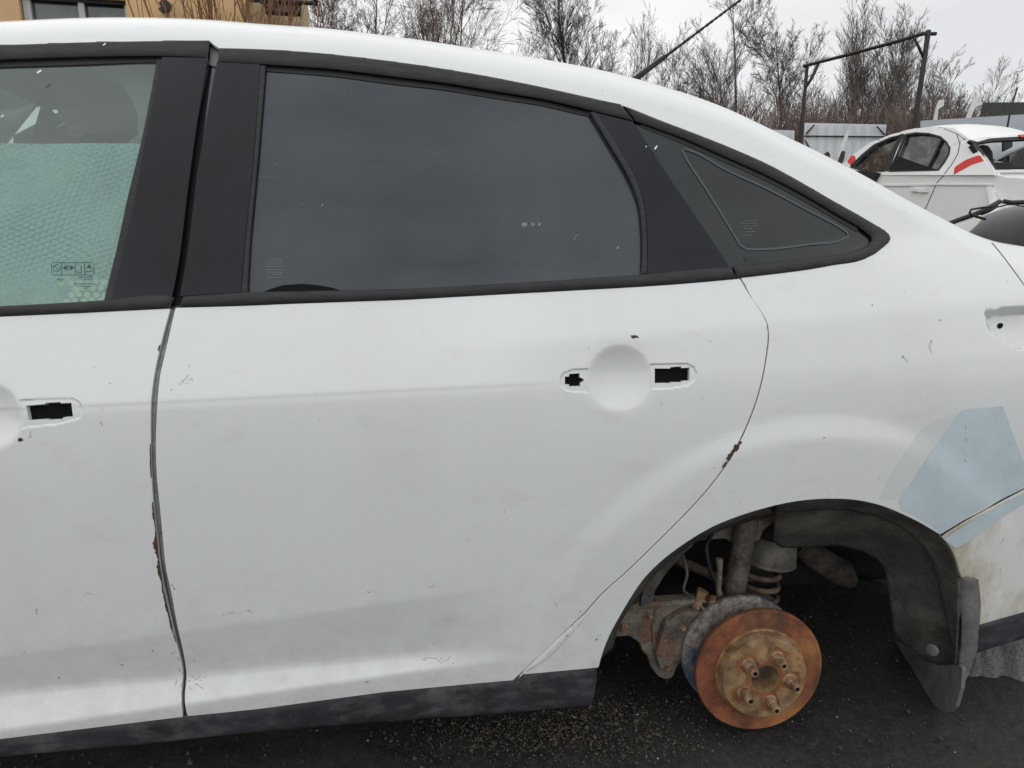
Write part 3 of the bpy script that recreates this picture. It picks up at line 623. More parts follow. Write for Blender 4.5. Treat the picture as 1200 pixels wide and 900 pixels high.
for (u, v, r, a, g) in [(222, 429, 1.2, 1, 0), (201, 457, 1.6, 1, 0), (129, 449, 1.5, 1.3, 0), (44, 714, 1.6, .45, .1), (100, 696, 1.8, .4, .6), (101, 711, 1.4, .5, .5), (29, 764, 1.5, 1, 0), (179, 763, 1.7, 1, 0), (143, 779, 1, 5, 0), (69, 794, 1.6, 1.6, .5), (432, 694, .8, 5, .3), (430, 799, 1.2, 3, -.2), (508, 754, 1.2, 1.5, .2), (498, 773, .8, 6, .2), (517, 772, .8, 4, .4), (531, 777, .8, 4, .5), (690, 408, 1, 1, 0), (832, 400, 1.4, .8, .4), (899, 384, 1.5, 1.0, 0), (547, 632, 1, 1, 0), (656, 506, 1.1, 1, 0), (868, 590, 1.6, .5, .3), (855, 578, 1.2, .5, .3), (857, 585, 1, .6, .5), (859, 576, 1.5, .5, .5), (699, 749, 3, .8, .5), (785, 645, .9, .25, 0), (1022, 358, 1.5, 1, .2), (1058, 418, .7, 3, 1.2), (1091, 400, .8, 4, 1.2), (1057, 419, .6, 4, 1.5), (1101, 375, .7, 5, .2), (1131, 540, 2.2, .6, 0), (1130, 530, 1.5, .6, 0), (1137, 551, 1.3, .7, 0), (1147, 567, 1, .5, 0), (1069, 557, .9, .4, 0), (291, 715, .7, 4, .2), (262, 720, .6, 5, .3), (210, 450, .7, 4, .2), (214, 446, .6, 4, -.6), (219, 449, .6, 5, -.1), (226, 446, .6, 3, .8), (228, 774, .8, 3, .2), (222, 798, 1.4, 2, 0), (231, 802, 1.2, 2, .2), (235, 797, 1, 2, 0), (240, 794, 1, 1.6, 0), (1131, 500, .6, 9, 1.5), (1132, 515, .8, 7, 1.5), (37, 512, .5, 7, 0), (120, 480, .5, 5, .9), (680, 716, .5, 8, .7), (664, 745, 1, 3, .8), (671, 733, .7, 4, .8), (985, 560, .6, 3, 0), (1180, 330, .6, 4, .6)]:
    ch.append(chip(u, v, r*.72, a, g, 9, .65))
for k in range(14):
    u, v = rng.uniform(20, 1190), rng.uniform(370, 830)
    if inside(np.array([[u, v]]), np.array(arch_px+[(1127, 900), (701, 900)]))[0] or (u > 600 and v > 700) or (160 < u < 225) or (640 < u < 830 and 400 < v < 460): continue
    ch.append(chip(u, v, rng.uniform(.35, .6), rng.choice([1, 3, 6, 9]), rng.uniform(0, 3)))
for (u, v, ln_, an) in [(204, 762, 8, 1.2), (206, 770, 6, .4), (209, 783, 9, 1.0), (207, 795, 8, .9), (213, 800, 6, 2.2), (224, 791, 6, .2), (229, 797, 9, .15), (233, 803, 7, .5), (222, 805, 5, 1.2), (497, 771, 24, .16), (520, 774, 10, .5), (212, 449, 14, -.15), (221, 446, 6, -.8), (290, 716, 7, .2), (266, 719, 9, -.2), (502, 689, 8, .3), (1058, 416, 10, 1.2), (1090, 402, 12, 1.0), (700, 744, 5, .6), (33, 512, 9, -.05), (101, 693, 8, 1.0), (42, 713, 7, 1.5), (650, 706, 6, .8)]:
    q = [(u, v)]; a_ = an
    for i in range(5): a_ += rng.normal(0, .35); q.append((q[-1][0]+ln_/5*math.cos(a_), q[-1][1]+ln_/5*math.sin(a_)))
    ch.append(ribbon_px(q, .38))
chipset('paint_chips', ch, M['chip'])
# markings and smears on the glass
def decal(name, polys, m, off):
    V = []; Fc = []
    for p in polys:
        s3, _ = surf(to_xw(p), off); b = len(V); V += s3.tolist(); Fc.append(tuple(range(b, b+len(p))))
    o = mesh(name, V, Fc, m); kid(o, CAR); return o
def bar(u0, v0, u1, v1, wd): return ribbon_px([(u0, v0), (u1, v1)], wd)
mk = [chip(614, 261, 3.2, 1.2, 0, 6, .1), [(622, 258), (627.5, 261), (622, 264)], [(630, 258.5), (634.5, 260), (632, 263.5), (630, 262)], bar(673, 279.5, 676, 274.5, 1), bar(676, 274.5, 679, 273, 1), chip(725, 288, 1.5, 1.6, -.8), chip(377, 238, 1.6, 1.5, -.5), chip(355, 237.5, 1), chip(365, 284.5, .8), chip(403, 106, .9), chip(322, 190, .9)]
decal('glass_specks', mk, M['glassmark'], -.0072)['kind'] = 'stuff'
gm = []
for v, a, b in ((302, 313, 330), (304.8, 312, 331), (307.6, 313, 329), (310.5, 312, 331), (314, 311, 332), (317, 313, 331), (319.5, 318, 331), (323, 312, 331.5)):
    u = a
    while u < b:
        l = rng.uniform(1.2, 3.6); gm.append(bar(u, v, min(u+l, b), v-.05, .75)); u += l+rng.uniform(.5, 1.2)
for v, a, b in ((252, 871, 884), (255, 870, 887), (258, 869, 888), (261, 870, 887), (264, 872, 889), (267, 873, 884), (271, 870, 886), (275, 872, 882)):
    u = a
    while u < b:
        l = rng.uniform(1, 3); gm.append(bar(u, v+.15*(u-a)*-1*.3, min(u+l, b), v-.4, .6)); u += l+rng.uniform(.6, 1.6)
decal('glass_etching', gm[:60], M['glassmark'], -.0071)['kind'] = 'stuff'; decal('glass_etching', gm[60:], M['glassmark'], -.0036)['kind'] = 'stuff'
# front glass pictogram strip
fm = [bar(58.5, 305.5, 106, 305.5, .7), bar(58.5, 320, 106, 320, .7), bar(57.5, 306.5, 57.5, 319, .7), bar(69.5, 305.5, 69.5, 320, .8), bar(85.5, 306, 85.5, 320, .8), bar(96.5, 306, 96.5, 320, .8), bar(107.5, 307, 107.5, 319, .8),
      [(71, 311.5), (74, 308.5), (76, 311.5), (74, 314.5)], [(84, 311.5), (81, 308.5), (79, 311.5), (81, 314.5)], bar(75, 312, 80, 310, .8), [(98.5, 312), (101.7, 306.8), (105, 312)], bar(99, 314, 99, 316, .7), bar(99, 316, 105, 316, .7), bar(105, 313, 105, 316, .7), bar(87, 317, 93, 317, .7), bar(92.5, 309, 92.5, 317, .7), bar(60, 309, 66.5, 315, .7)]
th = np.linspace(0, 2*math.pi, 15)
fm.append(ribbon_px(np.c_[63.5+4.2*np.cos(th), 312+4.2*np.sin(th)], .7)); fm.append(ribbon_px(np.c_[77.5+2.6*np.cos(th), 311.5+2.6*np.sin(th)], .6))
for v, a, b in ((322.5, 90, 107), (325.5, 96, 107), (330, 84, 109), (333, 92, 105), (335, 95, 100), (325, 64, 72), (327, 66, 71)):
    u = a
    while u < b:
        l = rng.uniform(.8, 2.4); fm.append(bar(u, v, min(u+l, b), v, 1)); u += l+rng.uniform(.4, 1)
decal('glass_pictograms', fm, M['darkmark'], -.0080)['kind'] = 'stuff'
decal('glass_smear', [[(303, 341.5), (316, 336), (330, 331.8), (352, 330), (372, 331.5), (388, 334.5), (400, 338), (400, 341)]], M['dark'], -.0072)['label'] = 'black crescent gap at the foot of the rear door glass'
decal('glass_smear', [[(872, 299), (880, 298.5), (888, 304), (900, 308.5), (869, 311), (874, 305)]], M['seal'], -.0036)
decal('glass_specks', [bar(46, 89.5, 51, 86.5, 2), bar(4, 141, 7.5, 138.5, 1.3), bar(123, 57.5, 126, 55, 1.5), chip(756, 175, 1), bar(766, 178, 768.5, 174, 1.6)], M['fleck'], .0085)['kind'] = 'stuff'
# --- roof, rear screen, boot lid and underbody (beyond the rolled edge)
YC = .90
def sheet(name, x0, x1, m, crown, drop=0, n=24, k0=1.10, off=0, mirror_y=True):
    xs = np.linspace(x0, x1, n); e = P(xs, Wtop(xs, k0)); V = []; rows = 13
    for j in range(rows):
        t = j/(rows-1)
        y = e[:, 1]+(2*YC-2*e[:, 1])*t; b = 4*t*(1-t)
        V.append(np.c_[xs, y, e[:, 2]+crown*b-.001+off])
    V = np.vstack(V); Fc = [(j*n+i, j*n+i+1, (j+1)*n+i+1, (j+1)*n+i) for j in range(rows-1) for i in range(n-1)]
    return kid(mesh(name, V, Fc, m, None, True), CAR)
xrf = X(905, 150, .45); xdk = X(1150, 278, .3)
sheet('roof', xe0, xrf, M['paint'], .035)
sheet('headliner', xe0+.02, xrf-.1, M['headliner'], .02, off=-.035)
sheet('rear_screen', xrf+.003, xdk, M['privacy'], .0)
sheet('boot_lid', xdk+.003, xe1, M['paint'], -.015)
# lower floor and tail
fl = MB(); wx0_, wx1_ = ACX-ACR-.12, ACX+ACR+.12
fl.box(((xe0+wx0_)/2, YC, .245), (wx0_-xe0-.05, 1.66, .03)); fl.box(((wx0_+wx1_)/2, YC, .255), (wx1_-wx0_, .56, .03)); fl.box(((wx1_+xe1)/2, YC, .30), (xe1-wx1_-.1, 1.5, .03)); kid(fl.build('floor_pan', M['under']), CAR)
zz = np.linspace(.27, to_xw([(1330, 420)])[0, 1], 12); e = P(np.full(12, xe1), zz)
V = np.vstack([e, np.c_[e[:, 0], 2*YC-e[:, 1], e[:, 2]]]); kid(mesh('tail_panel', V, [(i, i+1, 13+i, 12+i) for i in range(11)], M['paint'], None, True), CAR)
# --- antenna
a0 = at(741, 95, 1.95); a1 = at(780, 66, 1.93); a2 = at(866, 1, 1.87)
a0 = np.array(a0); a3 = np.array(at(873, -4, 1.865))
t = np.linspace(0, 1, 60); pts = a1+(a3-a1)*t[:, None]; rad = .0034+.0010*(np.sin(t*110) > 0)
b = MB(); b.tube([a0-(a1-a0)*.6, a0, a1], [.0085, .008, .0062], 10); b.tube(pts, rad-.0012*t, 8); kid(b.build('roof_aerial', M['rubber']), CAR)
# --- interior seen through the front door glass
def rslab(name, c, size, m, rot=0, bev=.05):
    b = MB(); cr_, sr_ = math.cos(rot), math.sin(rot); b.box(c, size, [[cr_, 0, sr_], [0, 1, 0], [-sr_, 0, cr_]])
    return kid(b.build(name, m, None, bev), CAR)
for yy in (.45, 1.35):
    rslab('front_seat', (-.66, yy+.06, .80), (.14, .48, .62), M['fabric'], .25)
    rslab('headrest', (-.60, yy+.12, 1.16), (.10, .26, .17), M['fabric'], .2)
    rslab('seat_cushion', (-.85, yy, .52), (.5, .5, .14), M['fabric'], 0)
rslab('rear_seat', (.48, .9, .80), (.16, 1.30, .58), M['fabric'], .3)
rslab('rear_seat_cushion', (.22, .9, .50), (.5, 1.30, .16), M['fabric'])
# --- wheel arch
def loft(name, A_px, ya, B_px, yb, m, rows=6, n=50, curve=0, par=None):
    a = dens(np.array(A_px, float), 4, False); bb = dens(np.array(B_px, float), 4, False)
    def rs(p):
        d = np.r_[0, np.cumsum(np.linalg.norm(np.diff(p, axis=0), axis=1))]; s = np.linspace(0, d[-1], n)
        return np.c_[np.interp(s, d, p[:, 0]), np.interp(s, d, p[:, 1])]
    Pa = on_y(rs(a), ya) if not callable(ya) else ya(rs(a)); Pb = on_y(rs(bb), yb)
    V = []
    for j in range(rows):
        t = j/(rows-1); q = Pa*(1-t)+Pb*t; kf = curve*4*t*(1-t)+(.045*float(sstep((t-.30)/.06))-.045*t if name == 'arch_liner' else 0); q = q+np.array([(q[:, 0]-ACX)*kf, 0*q[:, 0], (q[:, 2]-ACZ)*kf]).T
        V.append(q)
    V = np.vstack(V); Fc = [(j*n+i, j*n+i+1, (j+1)*n+i+1, (j+1)*n+i) for j in range(rows-1) for i in range(n-1)]
    o = mesh(name, V, Fc, m, None, True); kid(o, par or CAR); sm = o.modifiers.new('thick', 'SOLIDIFY'); sm.thickness = .004; return o
def onskin(off): return lambda px: surf(to_xw(px), off)[0]
loft('arch_liner', [(912, 590.5), (930, 586.5), (972, 583), (999, 584), (1033, 591), (1060, 602), (1087, 616), (1102, 626), (1117, 644), (1124, 662), (1127, 675), (1128, 720), (1124, 782)], onskin(-.007),
     [(906, 632), (915, 640), (940, 640), (975, 638), (985, 638), (1010, 645), (1030, 655), (1038, 668), (1042, 690), (1045, 715), (1048, 740), (1058, 752), (1075, 766), (1100, 780), (1116, 784)], .20, M['liner'], 24, 90, .05)
loft('front_liner', [(701, 783), (705, 767), (715, 742), (727, 720), (737, 703), (755, 677), (775, 657), (800, 638), (833, 618), (867, 604), (900, 593)], onskin(-.007),
     [(716, 760), (722, 735), (735, 712), (752, 690), (766, 672), (786, 652), (806, 638), (826, 627), (850, 617), (880, 608), (905, 600)], .09, M['liner'], 4, 40, .02)
# wheelhouse walls
wx0, wx1 = ACX-ACR-.10, ACX+ACR+.10
wh = MB(); wh.box(((wx0+wx1)/2, .62, .52), (wx1-wx0, .02, .62)); wh.box((wx0-.02, .36, .50), (.02, .56, .62)); wh.box((wx1+.02, .40, .52), (.02, .36, .50)); wh.box(((wx0+wx1)/2, .42, .80), (wx1-wx0, .40, .02))
NEAR.append(kid(wh.build('wheelhouse', M['under']), CAR))
sf = MB(); sf.box(((wx0+wx1)/2+.12, .92, .235), (wx1-wx0+.30, .82, .24)); kid(sf.build('rear_shade_block', M['under'], None, .03), CAR)  # dark block added to keep light out under the rear of the car
# inner body rail / flange seen at the front top of the arch
def plate(name, px, y, th, m, bev=.004, par=None):
    b = MB(); b.prism(on_y(px, y), (0, th, 0)); o = b.build(name, m, None, bev); kid(o, par or CAR); return o
plate('inner_panel', [(752, 700), (757, 680), (778, 657), (800, 640), (815, 634), (812, 640), (795, 655), (780, 673), (768, 692), (765, 706), (750, 712)], .12, .01, M['liner'], .002)
plate('body_bracket', [(800, 634), (830, 618), (868, 603), (905, 592), (918, 594), (915, 606), (900, 616), (885, 628), (878, 640), (866, 640), (850, 632), (812, 634)], .24, .05, M['underseal'], .006)
plate('body_bracket', [(884, 612), (905, 604), (918, 602), (920, 606), (906, 613), (895, 622), (890, 634), (880, 636), (876, 622)], .20, .03, M['steel'], .005)
# spring seat, spring
c = on_y([(902, 645)], .33)[0]; s_ = 1/ (F/proj(c[None])[1][0])
r0 = 30*s_
b = MB(); b.lathe([(0, .040), (r0*.80, .040), (r0*.96, .028), (r0*.98, .006), (r0*1.0, .004), (r0*1.01, -.014), (r0*.98, -.017), (r0*1.04, -.019), (r0*1.05, -.025), (r0*.96, -.029), (r0*.6, -.030), (r0*.55, -.04), (0, -.04)], c, (.10, 0, 1), 40); kid(b.build('spring_seat', M['underseal'], None, 0, .8), CAR)
sc_ = on_y([(889, 668)], .33)[0]; th = np.linspace(0, 2*math.pi*4.2, 140)
pts = np.c_[sc_[0]+.047*np.cos(th), sc_[1]+.047*np.sin(th), sc_[2]+.02-.030*th/(2*math.pi)]
b = MB(); b.tube(pts, .0068, 8); kid(b.build('coil_spring', M['spring']), CAR)
# shock absorber
p0, p1 = on_y([(880, 590), (856, 712)], .22); ax = p1-p0
b = MB(); Ls = np.linalg.norm(ax); b.lathe([(0, 0), (.024, 0), (.025, .01), (.026, Ls*.30), (.0255, Ls*.33), (.024, Ls*.34), (.024, Ls*.86), (.026, Ls*.87), (.026, Ls*.9), (.018, Ls*.96), (.018, Ls), (0, Ls)], p0, ax, 28); kid(b.build('shock_absorber', M['shock'], None, 0, .7), CAR)
# drop link, bolts
p = on_y([(843, 655), (843.5, 668), (842, 690), (846, 708)], .17); b = MB(); b.tube(p, [.008, .006, .0055, .010], 10); b.lathe([(0, .014), (.013, .012), (.015, 0), (.013, -.012), (0, -.014)], on_y([(851, 708)], .165)[0], (0, 1, 0), 16); kid(b.build('drop_link', M['steel'], None, 0, .7), CAR)
p = on_y([(824, 692), (820, 700), (815, 712)], .16); b = MB(); b.tube(p, [.013, .009, .010], 12); b.lathe([(0, .012), (.012, .010), (.012, -.01), (0, -.012)], on_y([(835, 706)], .165)[0], (.3, 1, .2), 14); kid(b.build('link_bolt', M['stud'], None, 0, .7), CAR)
# trailing arm, lower arm
arm = plate('trailing_arm', [(708, 716), (726, 712), (752, 708), (800, 705.5), (822, 703), (838, 704), (852, 714), (858, 742), (840, 765), (812, 772), (796, 778), (789, 794), (782, 798), (772, 794), (764, 784), (759, 770), (753, 764), (750, 754), (737, 746), (716, 748)], .17, .030, M['steel'], .008)
plate('arm_flange', [(706, 714.5), (752, 706.5), (800, 704), (822, 702), (830, 706), (800, 710), (752, 713), (708, 721)], .155, .03, M['steel'], .003)
V = on_y([(779, 730), (800, 716), (830, 716), (842, 730), (836, 752), (812, 766), (798, 778), (788, 792), (774, 788), (768, 768)], .152)
b = MB(); b.prism(V, (0, .03, 0)); kid(b.build('knuckle', M['steel'], None, .012), CAR)
p = on_y([(790, 655), (830, 672), (870, 692), (905, 700)], .42); b = MB(); b.tube(p, [.014, .013, .013, .016], 10); kid(b.build('control_arm', M['shock']), CAR)
p = on_y([(758, 690), (790, 700), (840, 715)], .45); b = MB(); b.tube(p, [.03, .04, .03], 10); kid(b.build('crossmember', M['under']), CAR)
# brake hose, cable, bolt heads
def hose(name, px, ys, r, m):
    p = np.array([on_y([q], y)[0] for q, y in zip(px, ys)]); t = np.linspace(0, len(p)-1, 40); k = np.arange(len(p))
    from_ = np.stack([np.interp(t, k, p[:, i]) for i in range(3)], 1)
    for _ in range(6): from_[1:-1] = (from_[:-2]+from_[1:-1]*2+from_[2:])/4
    b = MB(); b.tube(from_, r, 8); return kid(b.build(name, m), CAR)
hose('brake_hose', [(836, 622), (826, 640), (832, 668), (842, 690), (838, 712), (850, 724)], [.24, .21, .20, .19, .17, .16], .0052, M['seal'])
hose('sensor_cable', [(800, 650), (806, 672), (800, 692), (812, 700), (826, 716)], [.2, .19, .18, .16, .15], .0034, M['shock'])
for (u, v, r_) in ((731, 735, .010), (762, 722, .006), (800, 735, .007), (782, 783, .006)):
    b = MB(); b.lathe([(0, -.007), (r_*.8, -.007), (r_, -.004), (r_, .002)], on_y([(u, v)], .150 if u > 775 else .168)[0], (0, 1, 0), 6, False); kid(b.build('bolt_head', M['stud']), arm)
hose('arm_weld', [(770, 712), (765, 735), (766, 752), (772, 764)], [.169, .169, .169, .169], .004, M['steel'])
# silencer and exhaust
p = on_y([(935, 640), (955, 652), (985, 670), (998, 682)], .46); b = MB(); b.tube(p, [.020, .034, .038, .020], 14); kid(b.build('exhaust_silencer', M['shock'], None, 0, 1.0), CAR)
p = on_y([(998, 682), (1030, 690), (1080, 700)], .48); b = MB(); b.tube(p, .018, 10); kid(b.build('exhaust_pipe', M['under']), CAR)
# --- hub assembly
YD = .095
def fr(u, v, y): return on_y([(u, v)], y)[0]
dc = fr(890, 786, YD); er = fr(962, 786, YD)[0]-dc[0]
nrm_ = np.array([-.03, -1, .04]); nrm_ /= np.linalg.norm(nrm_); axd = -nrm_
DR = er*.995
b = MB(); b.lathe([(DR*.60, 0), (DR*.72, 0), (DR*.724, .0007), (DR*.74, .0007), (DR*.744, .0001), (DR*.94, .0001), (DR*.945, -.0006), (DR*.985, -.0004), (DR, .002), (DR, .011), (DR*.985, .013), (DR*.3, .013)], dc, axd, 96); disc = kid(b.build('brake_disc', M['rust'], None, 0, .6), CAR)
HR = DR*.67
b = MB(); b.lathe([(HR*1.06, .004), (HR*1.04, .0005), (HR*1.0, -.003), (HR*.985, -.022), (HR*.96, -.027), (HR*.86, -.0295), (HR*.345, -.0295), (HR*.325, -.0285), (HR*.32, .01), (HR*.30, .02), (0, .02)], dc, axd, 80)
hub = kid(b.build('wheel_hub', M['hub'], None, 0, .5), CAR)
# star shaped rust pad and five studs
u_ = np.cross(axd, [0, 0, 1.]); u_ /= np.linalg.norm(u_); w_ = np.cross(u_, axd)
if u_[0] < 0: u_ = -u_
fc = dc - axd*.0295
angs = [math.radians(a) for a in (163, 91-35, 19-22, -52-27, -125-20)]
angs = []
for (uu, vv) in ((881, 786), (918, 773), (930, 801), (905, 829), (874, 817)):
    q = fr(uu, vv, fc[1])-fc; angs.append(math.atan2(q@w_, q@u_))
base0 = np.mean([((a-angs[0]+math.pi) % (2*math.pi)-math.pi) - (((-72*i)+180) % 360-180)*math.pi/180 for i, a in enumerate(angs)])
sa = [angs[0]+base0-math.radians(72*i) for i in range(5)]
n = 120; ring = []
for k in range(n):
    t = 2*math.pi*k/n; d = min(abs((t-a+math.pi) % (2*math.pi)-math.pi) for a in sa); f = 1-sstep((np.array(d)-.27)/.16)
    ring.append(HR*(.42+.37*float(f)))
Vo = [fc-axd*.0022+ring[k]*(math.cos(2*math.pi*k/n)*u_+math.sin(2*math.pi*k/n)*w_) for k in range(n)]
Vo2 = [fc+axd*.001+ring[k]*1.03*(math.cos(2*math.pi*k/n)*u_+math.sin(2*math.pi*k/n)*w_) for k in range(n)]
Vi = [fc-axd*.0022+HR*.33*(math.cos(2*math.pi*k/n)*u_+math.sin(2*math.pi*k/n)*w_) for k in range(n)]
pad = kid(mesh('hub_flange', Vo+Vi+Vo2, [(k, (k+1) % n, n+(k+1) % n, n+k) for k in range(n)]+[(k, 2*n+k, 2*n+(k+1) % n, (k+1) % n) for k in range(n)], M['hubrust']), hub)
b = MB(); lr = HR*.80
for k in range(n):      # pale raised outline of the pad, one closed welt
    pass
b.tube([Vo[k % n]-axd*.0003 for k in range(n+1)], .0011, 6, False); kid(b.build('hub_welt', M['hub']), hub)
nutme = None
for i, a in enumerate(sa):
    c = fc+HR*.565*(math.cos(a)*u_+math.sin(a)*w_)
    b = MB(); b.lathe([(.0150, 0), (.0150, -.003), (.0122, -.005), (.0124, -.017), (.0112, -.0195), (.0092, -.020), (.0096, -.027), (.0088, -.035), (.0074, -.037), (.0046, -.037), (.0040, -.027), (0, -.027)], c, axd, 8 if False else 20)
    st = kid(b.build('wheel_stud', M['stud'], None, 0, .5), hub)
    b = MB(); b.lathe([(.0, -.0355), (.0046, -.0362)], c, axd, 14); kid(b.build('stud_socket', M['dark']), hub)
# dust shield
sc0 = fr(868, 765, .135); Rs = abs(fr(934, 765, .135)[0]-sc0[0])
n = 70; V = []; Fc = []; a0, a1 = math.radians(20), math.radians(250)
for k in range(n):
    t = a0+(a1-a0)*k/(n-1)
    for r, h in ((.52, .0), (.80, .0), (.97, .0), (1.0, .003), (1.0, .02)): V.append(sc0+Rs*r*(math.cos(t)*u_+math.sin(t)*w_)+axd*h)
Fc = [(k*5+j, k*5+j+1, (k+1)*5+j+1, (k+1)*5+j) for k in range(n-1) for j in range(4)]
o = mesh('dust_shield', V, Fc, M['shield'], None, True); kid(o, CAR); sm = o.modifiers.new('t', 'SOLIDIFY'); sm.thickness = .003
# axle stub behind the disc
b = MB(); b.lathe([(0, .013), (.05, .013), (.05, .08), (.04, .1), (.03, .3), (0, .3)], dc, axd, 24); kid(b.build('axle_stub', M['shock']), CAR)
# --- mud flap: a plate across the car with a turned outer lip
xf = fr(1124, 760, .045)[0]
FL = [(1127, 700), (1122, 752), (1129, 770), (1127, 800), (1121, 826), (1114, 833), (1106, 835), (1097, 830), (1080, 808), (1062, 788), (1048, 772), (1043, 756), (1046, 750), (1058, 753), (1075, 764), (1095, 776), (1112, 783), (1121, 780)]
FL = [(1124, 778), (1128, 784), (1126, 806), (1120, 828), (1113, 834), (1105, 834.5), (1096, 829), (1080, 808), (1062, 788), (1048, 772), (1043, 756), (1046, 750), (1058, 757), (1075, 769), (1098, 780)]
V = on_plane(FL, (xf, 0, 0), (1, -.30, 0)); b = MB(); b.prism(V, (.010, .0, 0)); flap = kid(b.build('mud_flap', M['flap'], None, .003), CAR)
kid(panel('mud_flap_lip', [(1127, 676), (1132, 674), (1143, 675), (1147, 681), (1149, 700), (1148.5, 735), (1146, 764), (1141, 778), (1132, 800), (1124, 826), (1118, 832), (1121, 815), (1126, 784), (1129, 750), (1129, 710)], M['flap'], off=-.004, pillow=(.008, .012), flange=.02, sp=.008), CAR)
foot = [(1048, 738), (1052, 722), (1064, 715), (1080, 720), (1096, 734), (1108, 752), (1112, 772), (1104, 780), (1084, 772), (1064, 757)]

# bulge of the liner's foot and its clip
bl = fr(1082, 742, .13)
b = MB(); b.lathe([(0, -.004), (.011, -.003), (.013, 0), (.013, .004)], fr(1092, 762, .085), (.8, .55, .1), 20); kid(b.build('liner_clip', M['flap'], None, 0, .8), CAR)
# tail light pocket details
for (u, v, ru_, rv_) in ((1188, 379, 3.2, 6),):
    q = to_xw(chip(u, v, ru_*1.6, .7, .3, 10, .3)); s3, _ = surf(q, .0012, True); kid(mesh('bulb_hole', s3.tolist(), [tuple(range(len(q)))], M['dark']), CAR)
# --- front of the car (left of the picture), so that the body does not end at the frame
xq = xe0-.004; FX = -1.93
arcf = [(FX+.37*math.cos(a), .20+.37*math.sin(a)) for a in np.linspace(0, math.pi, 26)]
cpanel('front_wing', np.array([(FX+.40, .27)]+arcf+[(FX-.40, .27), (-2.62, .30), (-2.66, .55), (-2.58, .72), (-2.3, .84), (-1.9, .91)]+[tuple(q) for q in to_xw([(-256, 379), (-256, 520), (-256, 700), (-256, 899)])]), M['paint'], xw=True, sp=.03, flange=.012)
e0 = P([xq], [Wtop(np.array([xq]), 1.0)[0]])[0]; wb = P([-1.75], [.925])[0]
def quads(name, rows, m):
    n = len(rows[0]); V = [p for r in rows for p in r]; return kid(mesh(name, V, [(j*n+i, j*n+i+1, (j+1)*n+i+1, (j+1)*n+i) for j in range(len(rows)-1) for i in range(n-1)], m, None, True), CAR)
def across(x, y, z, crown, n=9): return [(x, y+(2*YC-2*y)*t, z+crown*4*t*(1-t)) for t in np.linspace(0, 1, n)]
rowsw = []
for t in np.linspace(0, 1, 7): rowsw.append(across(e0[0]+(-1.78-e0[0])*t-.0, e0[1]+(.20-e0[1])*t, e0[2]+(.95-e0[2])*t+.06*t*(1-t), .035))
quads('windscreen', rowsw, M['clear2'])
rowsb = []
for x, z, y in ((-1.78, .945, .14), (-2.0, .925, .10), (-2.25, .88, .10), (-2.45, .81, .12), (-2.6, .72, .16), (-2.68, .58, .2), (-2.70, .42, .22), (-2.66, .28, .25)): rowsb.append(across(x, y, z, .04))
quads('bonnet', rowsb, M['paint'])
pq = to_xw([(-254, 374), (-254, 320), (-254, 260), (-254, 190), (-254, 120), (-254, 66)]); pl = list(P(pq[:, 0], pq[:, 1]))+[e0]
ed = [np.array((-1.78+(e0[0]+1.78)*t, .17+(e0[1]-.17)*t, .945+(e0[2]-.945)*t)) for t in np.linspace(0, 1, 7)]
mid = [p+.78*(q-p) for p, q in zip(pl, ed)]; st_ = [(i, i+1, 8+i, 7+i) for i in range(6)]
(kid(mesh('front_pillar', mid+ed, st_, M['piano'], None, True), CAR)); NEAR.append(kid(mesh('front_side_glass', pl+mid, st_, M['clear2'], None, True), CAR))
for yy in (.14, 2*YC-.14):
    b = MB(); b.lathe([(.0, -.085), (.19, -.085), (.20, -.10), (.29, -.10), (.31, -.08), (.315, .0), (.31, .08), (.29, .10), (0, .1)], (FX, yy, .30), (0, 1, 0), 40); kid(b.build('front_wheel', M['seal'], None, 0, .7), CAR)
# --- far side of the car: the same pressings mirrored
far = {}
for o in list(NEAR):
    me = o.data.copy(); n = len(me.vertices); c = np.empty(n*3); me.vertices.foreach_get('co', c); c = c.reshape(-1, 3)
    # vertex coordinates are in world space (kid() keeps them there)
    c[:, 1] = 2*YC-c[:, 1]; bm = bmesh.new(); bm.from_mesh(me)
    for v, q in zip(bm.verts, c): v.co = q
    bmesh.ops.reverse_faces(bm, faces=bm.faces); bm.to_mesh(me); bm.free()
    if me.attributes.get('custom_normal'): me.attributes.remove(me.attributes['custom_normal'])
    o2 = bpy.data.objects.new(o.name.split('.')[0], me); C.objects.link(o2); kid(o2, far.get(o.parent.name, CAR) if o.parent is not CAR else CAR); far[o.name] = o2
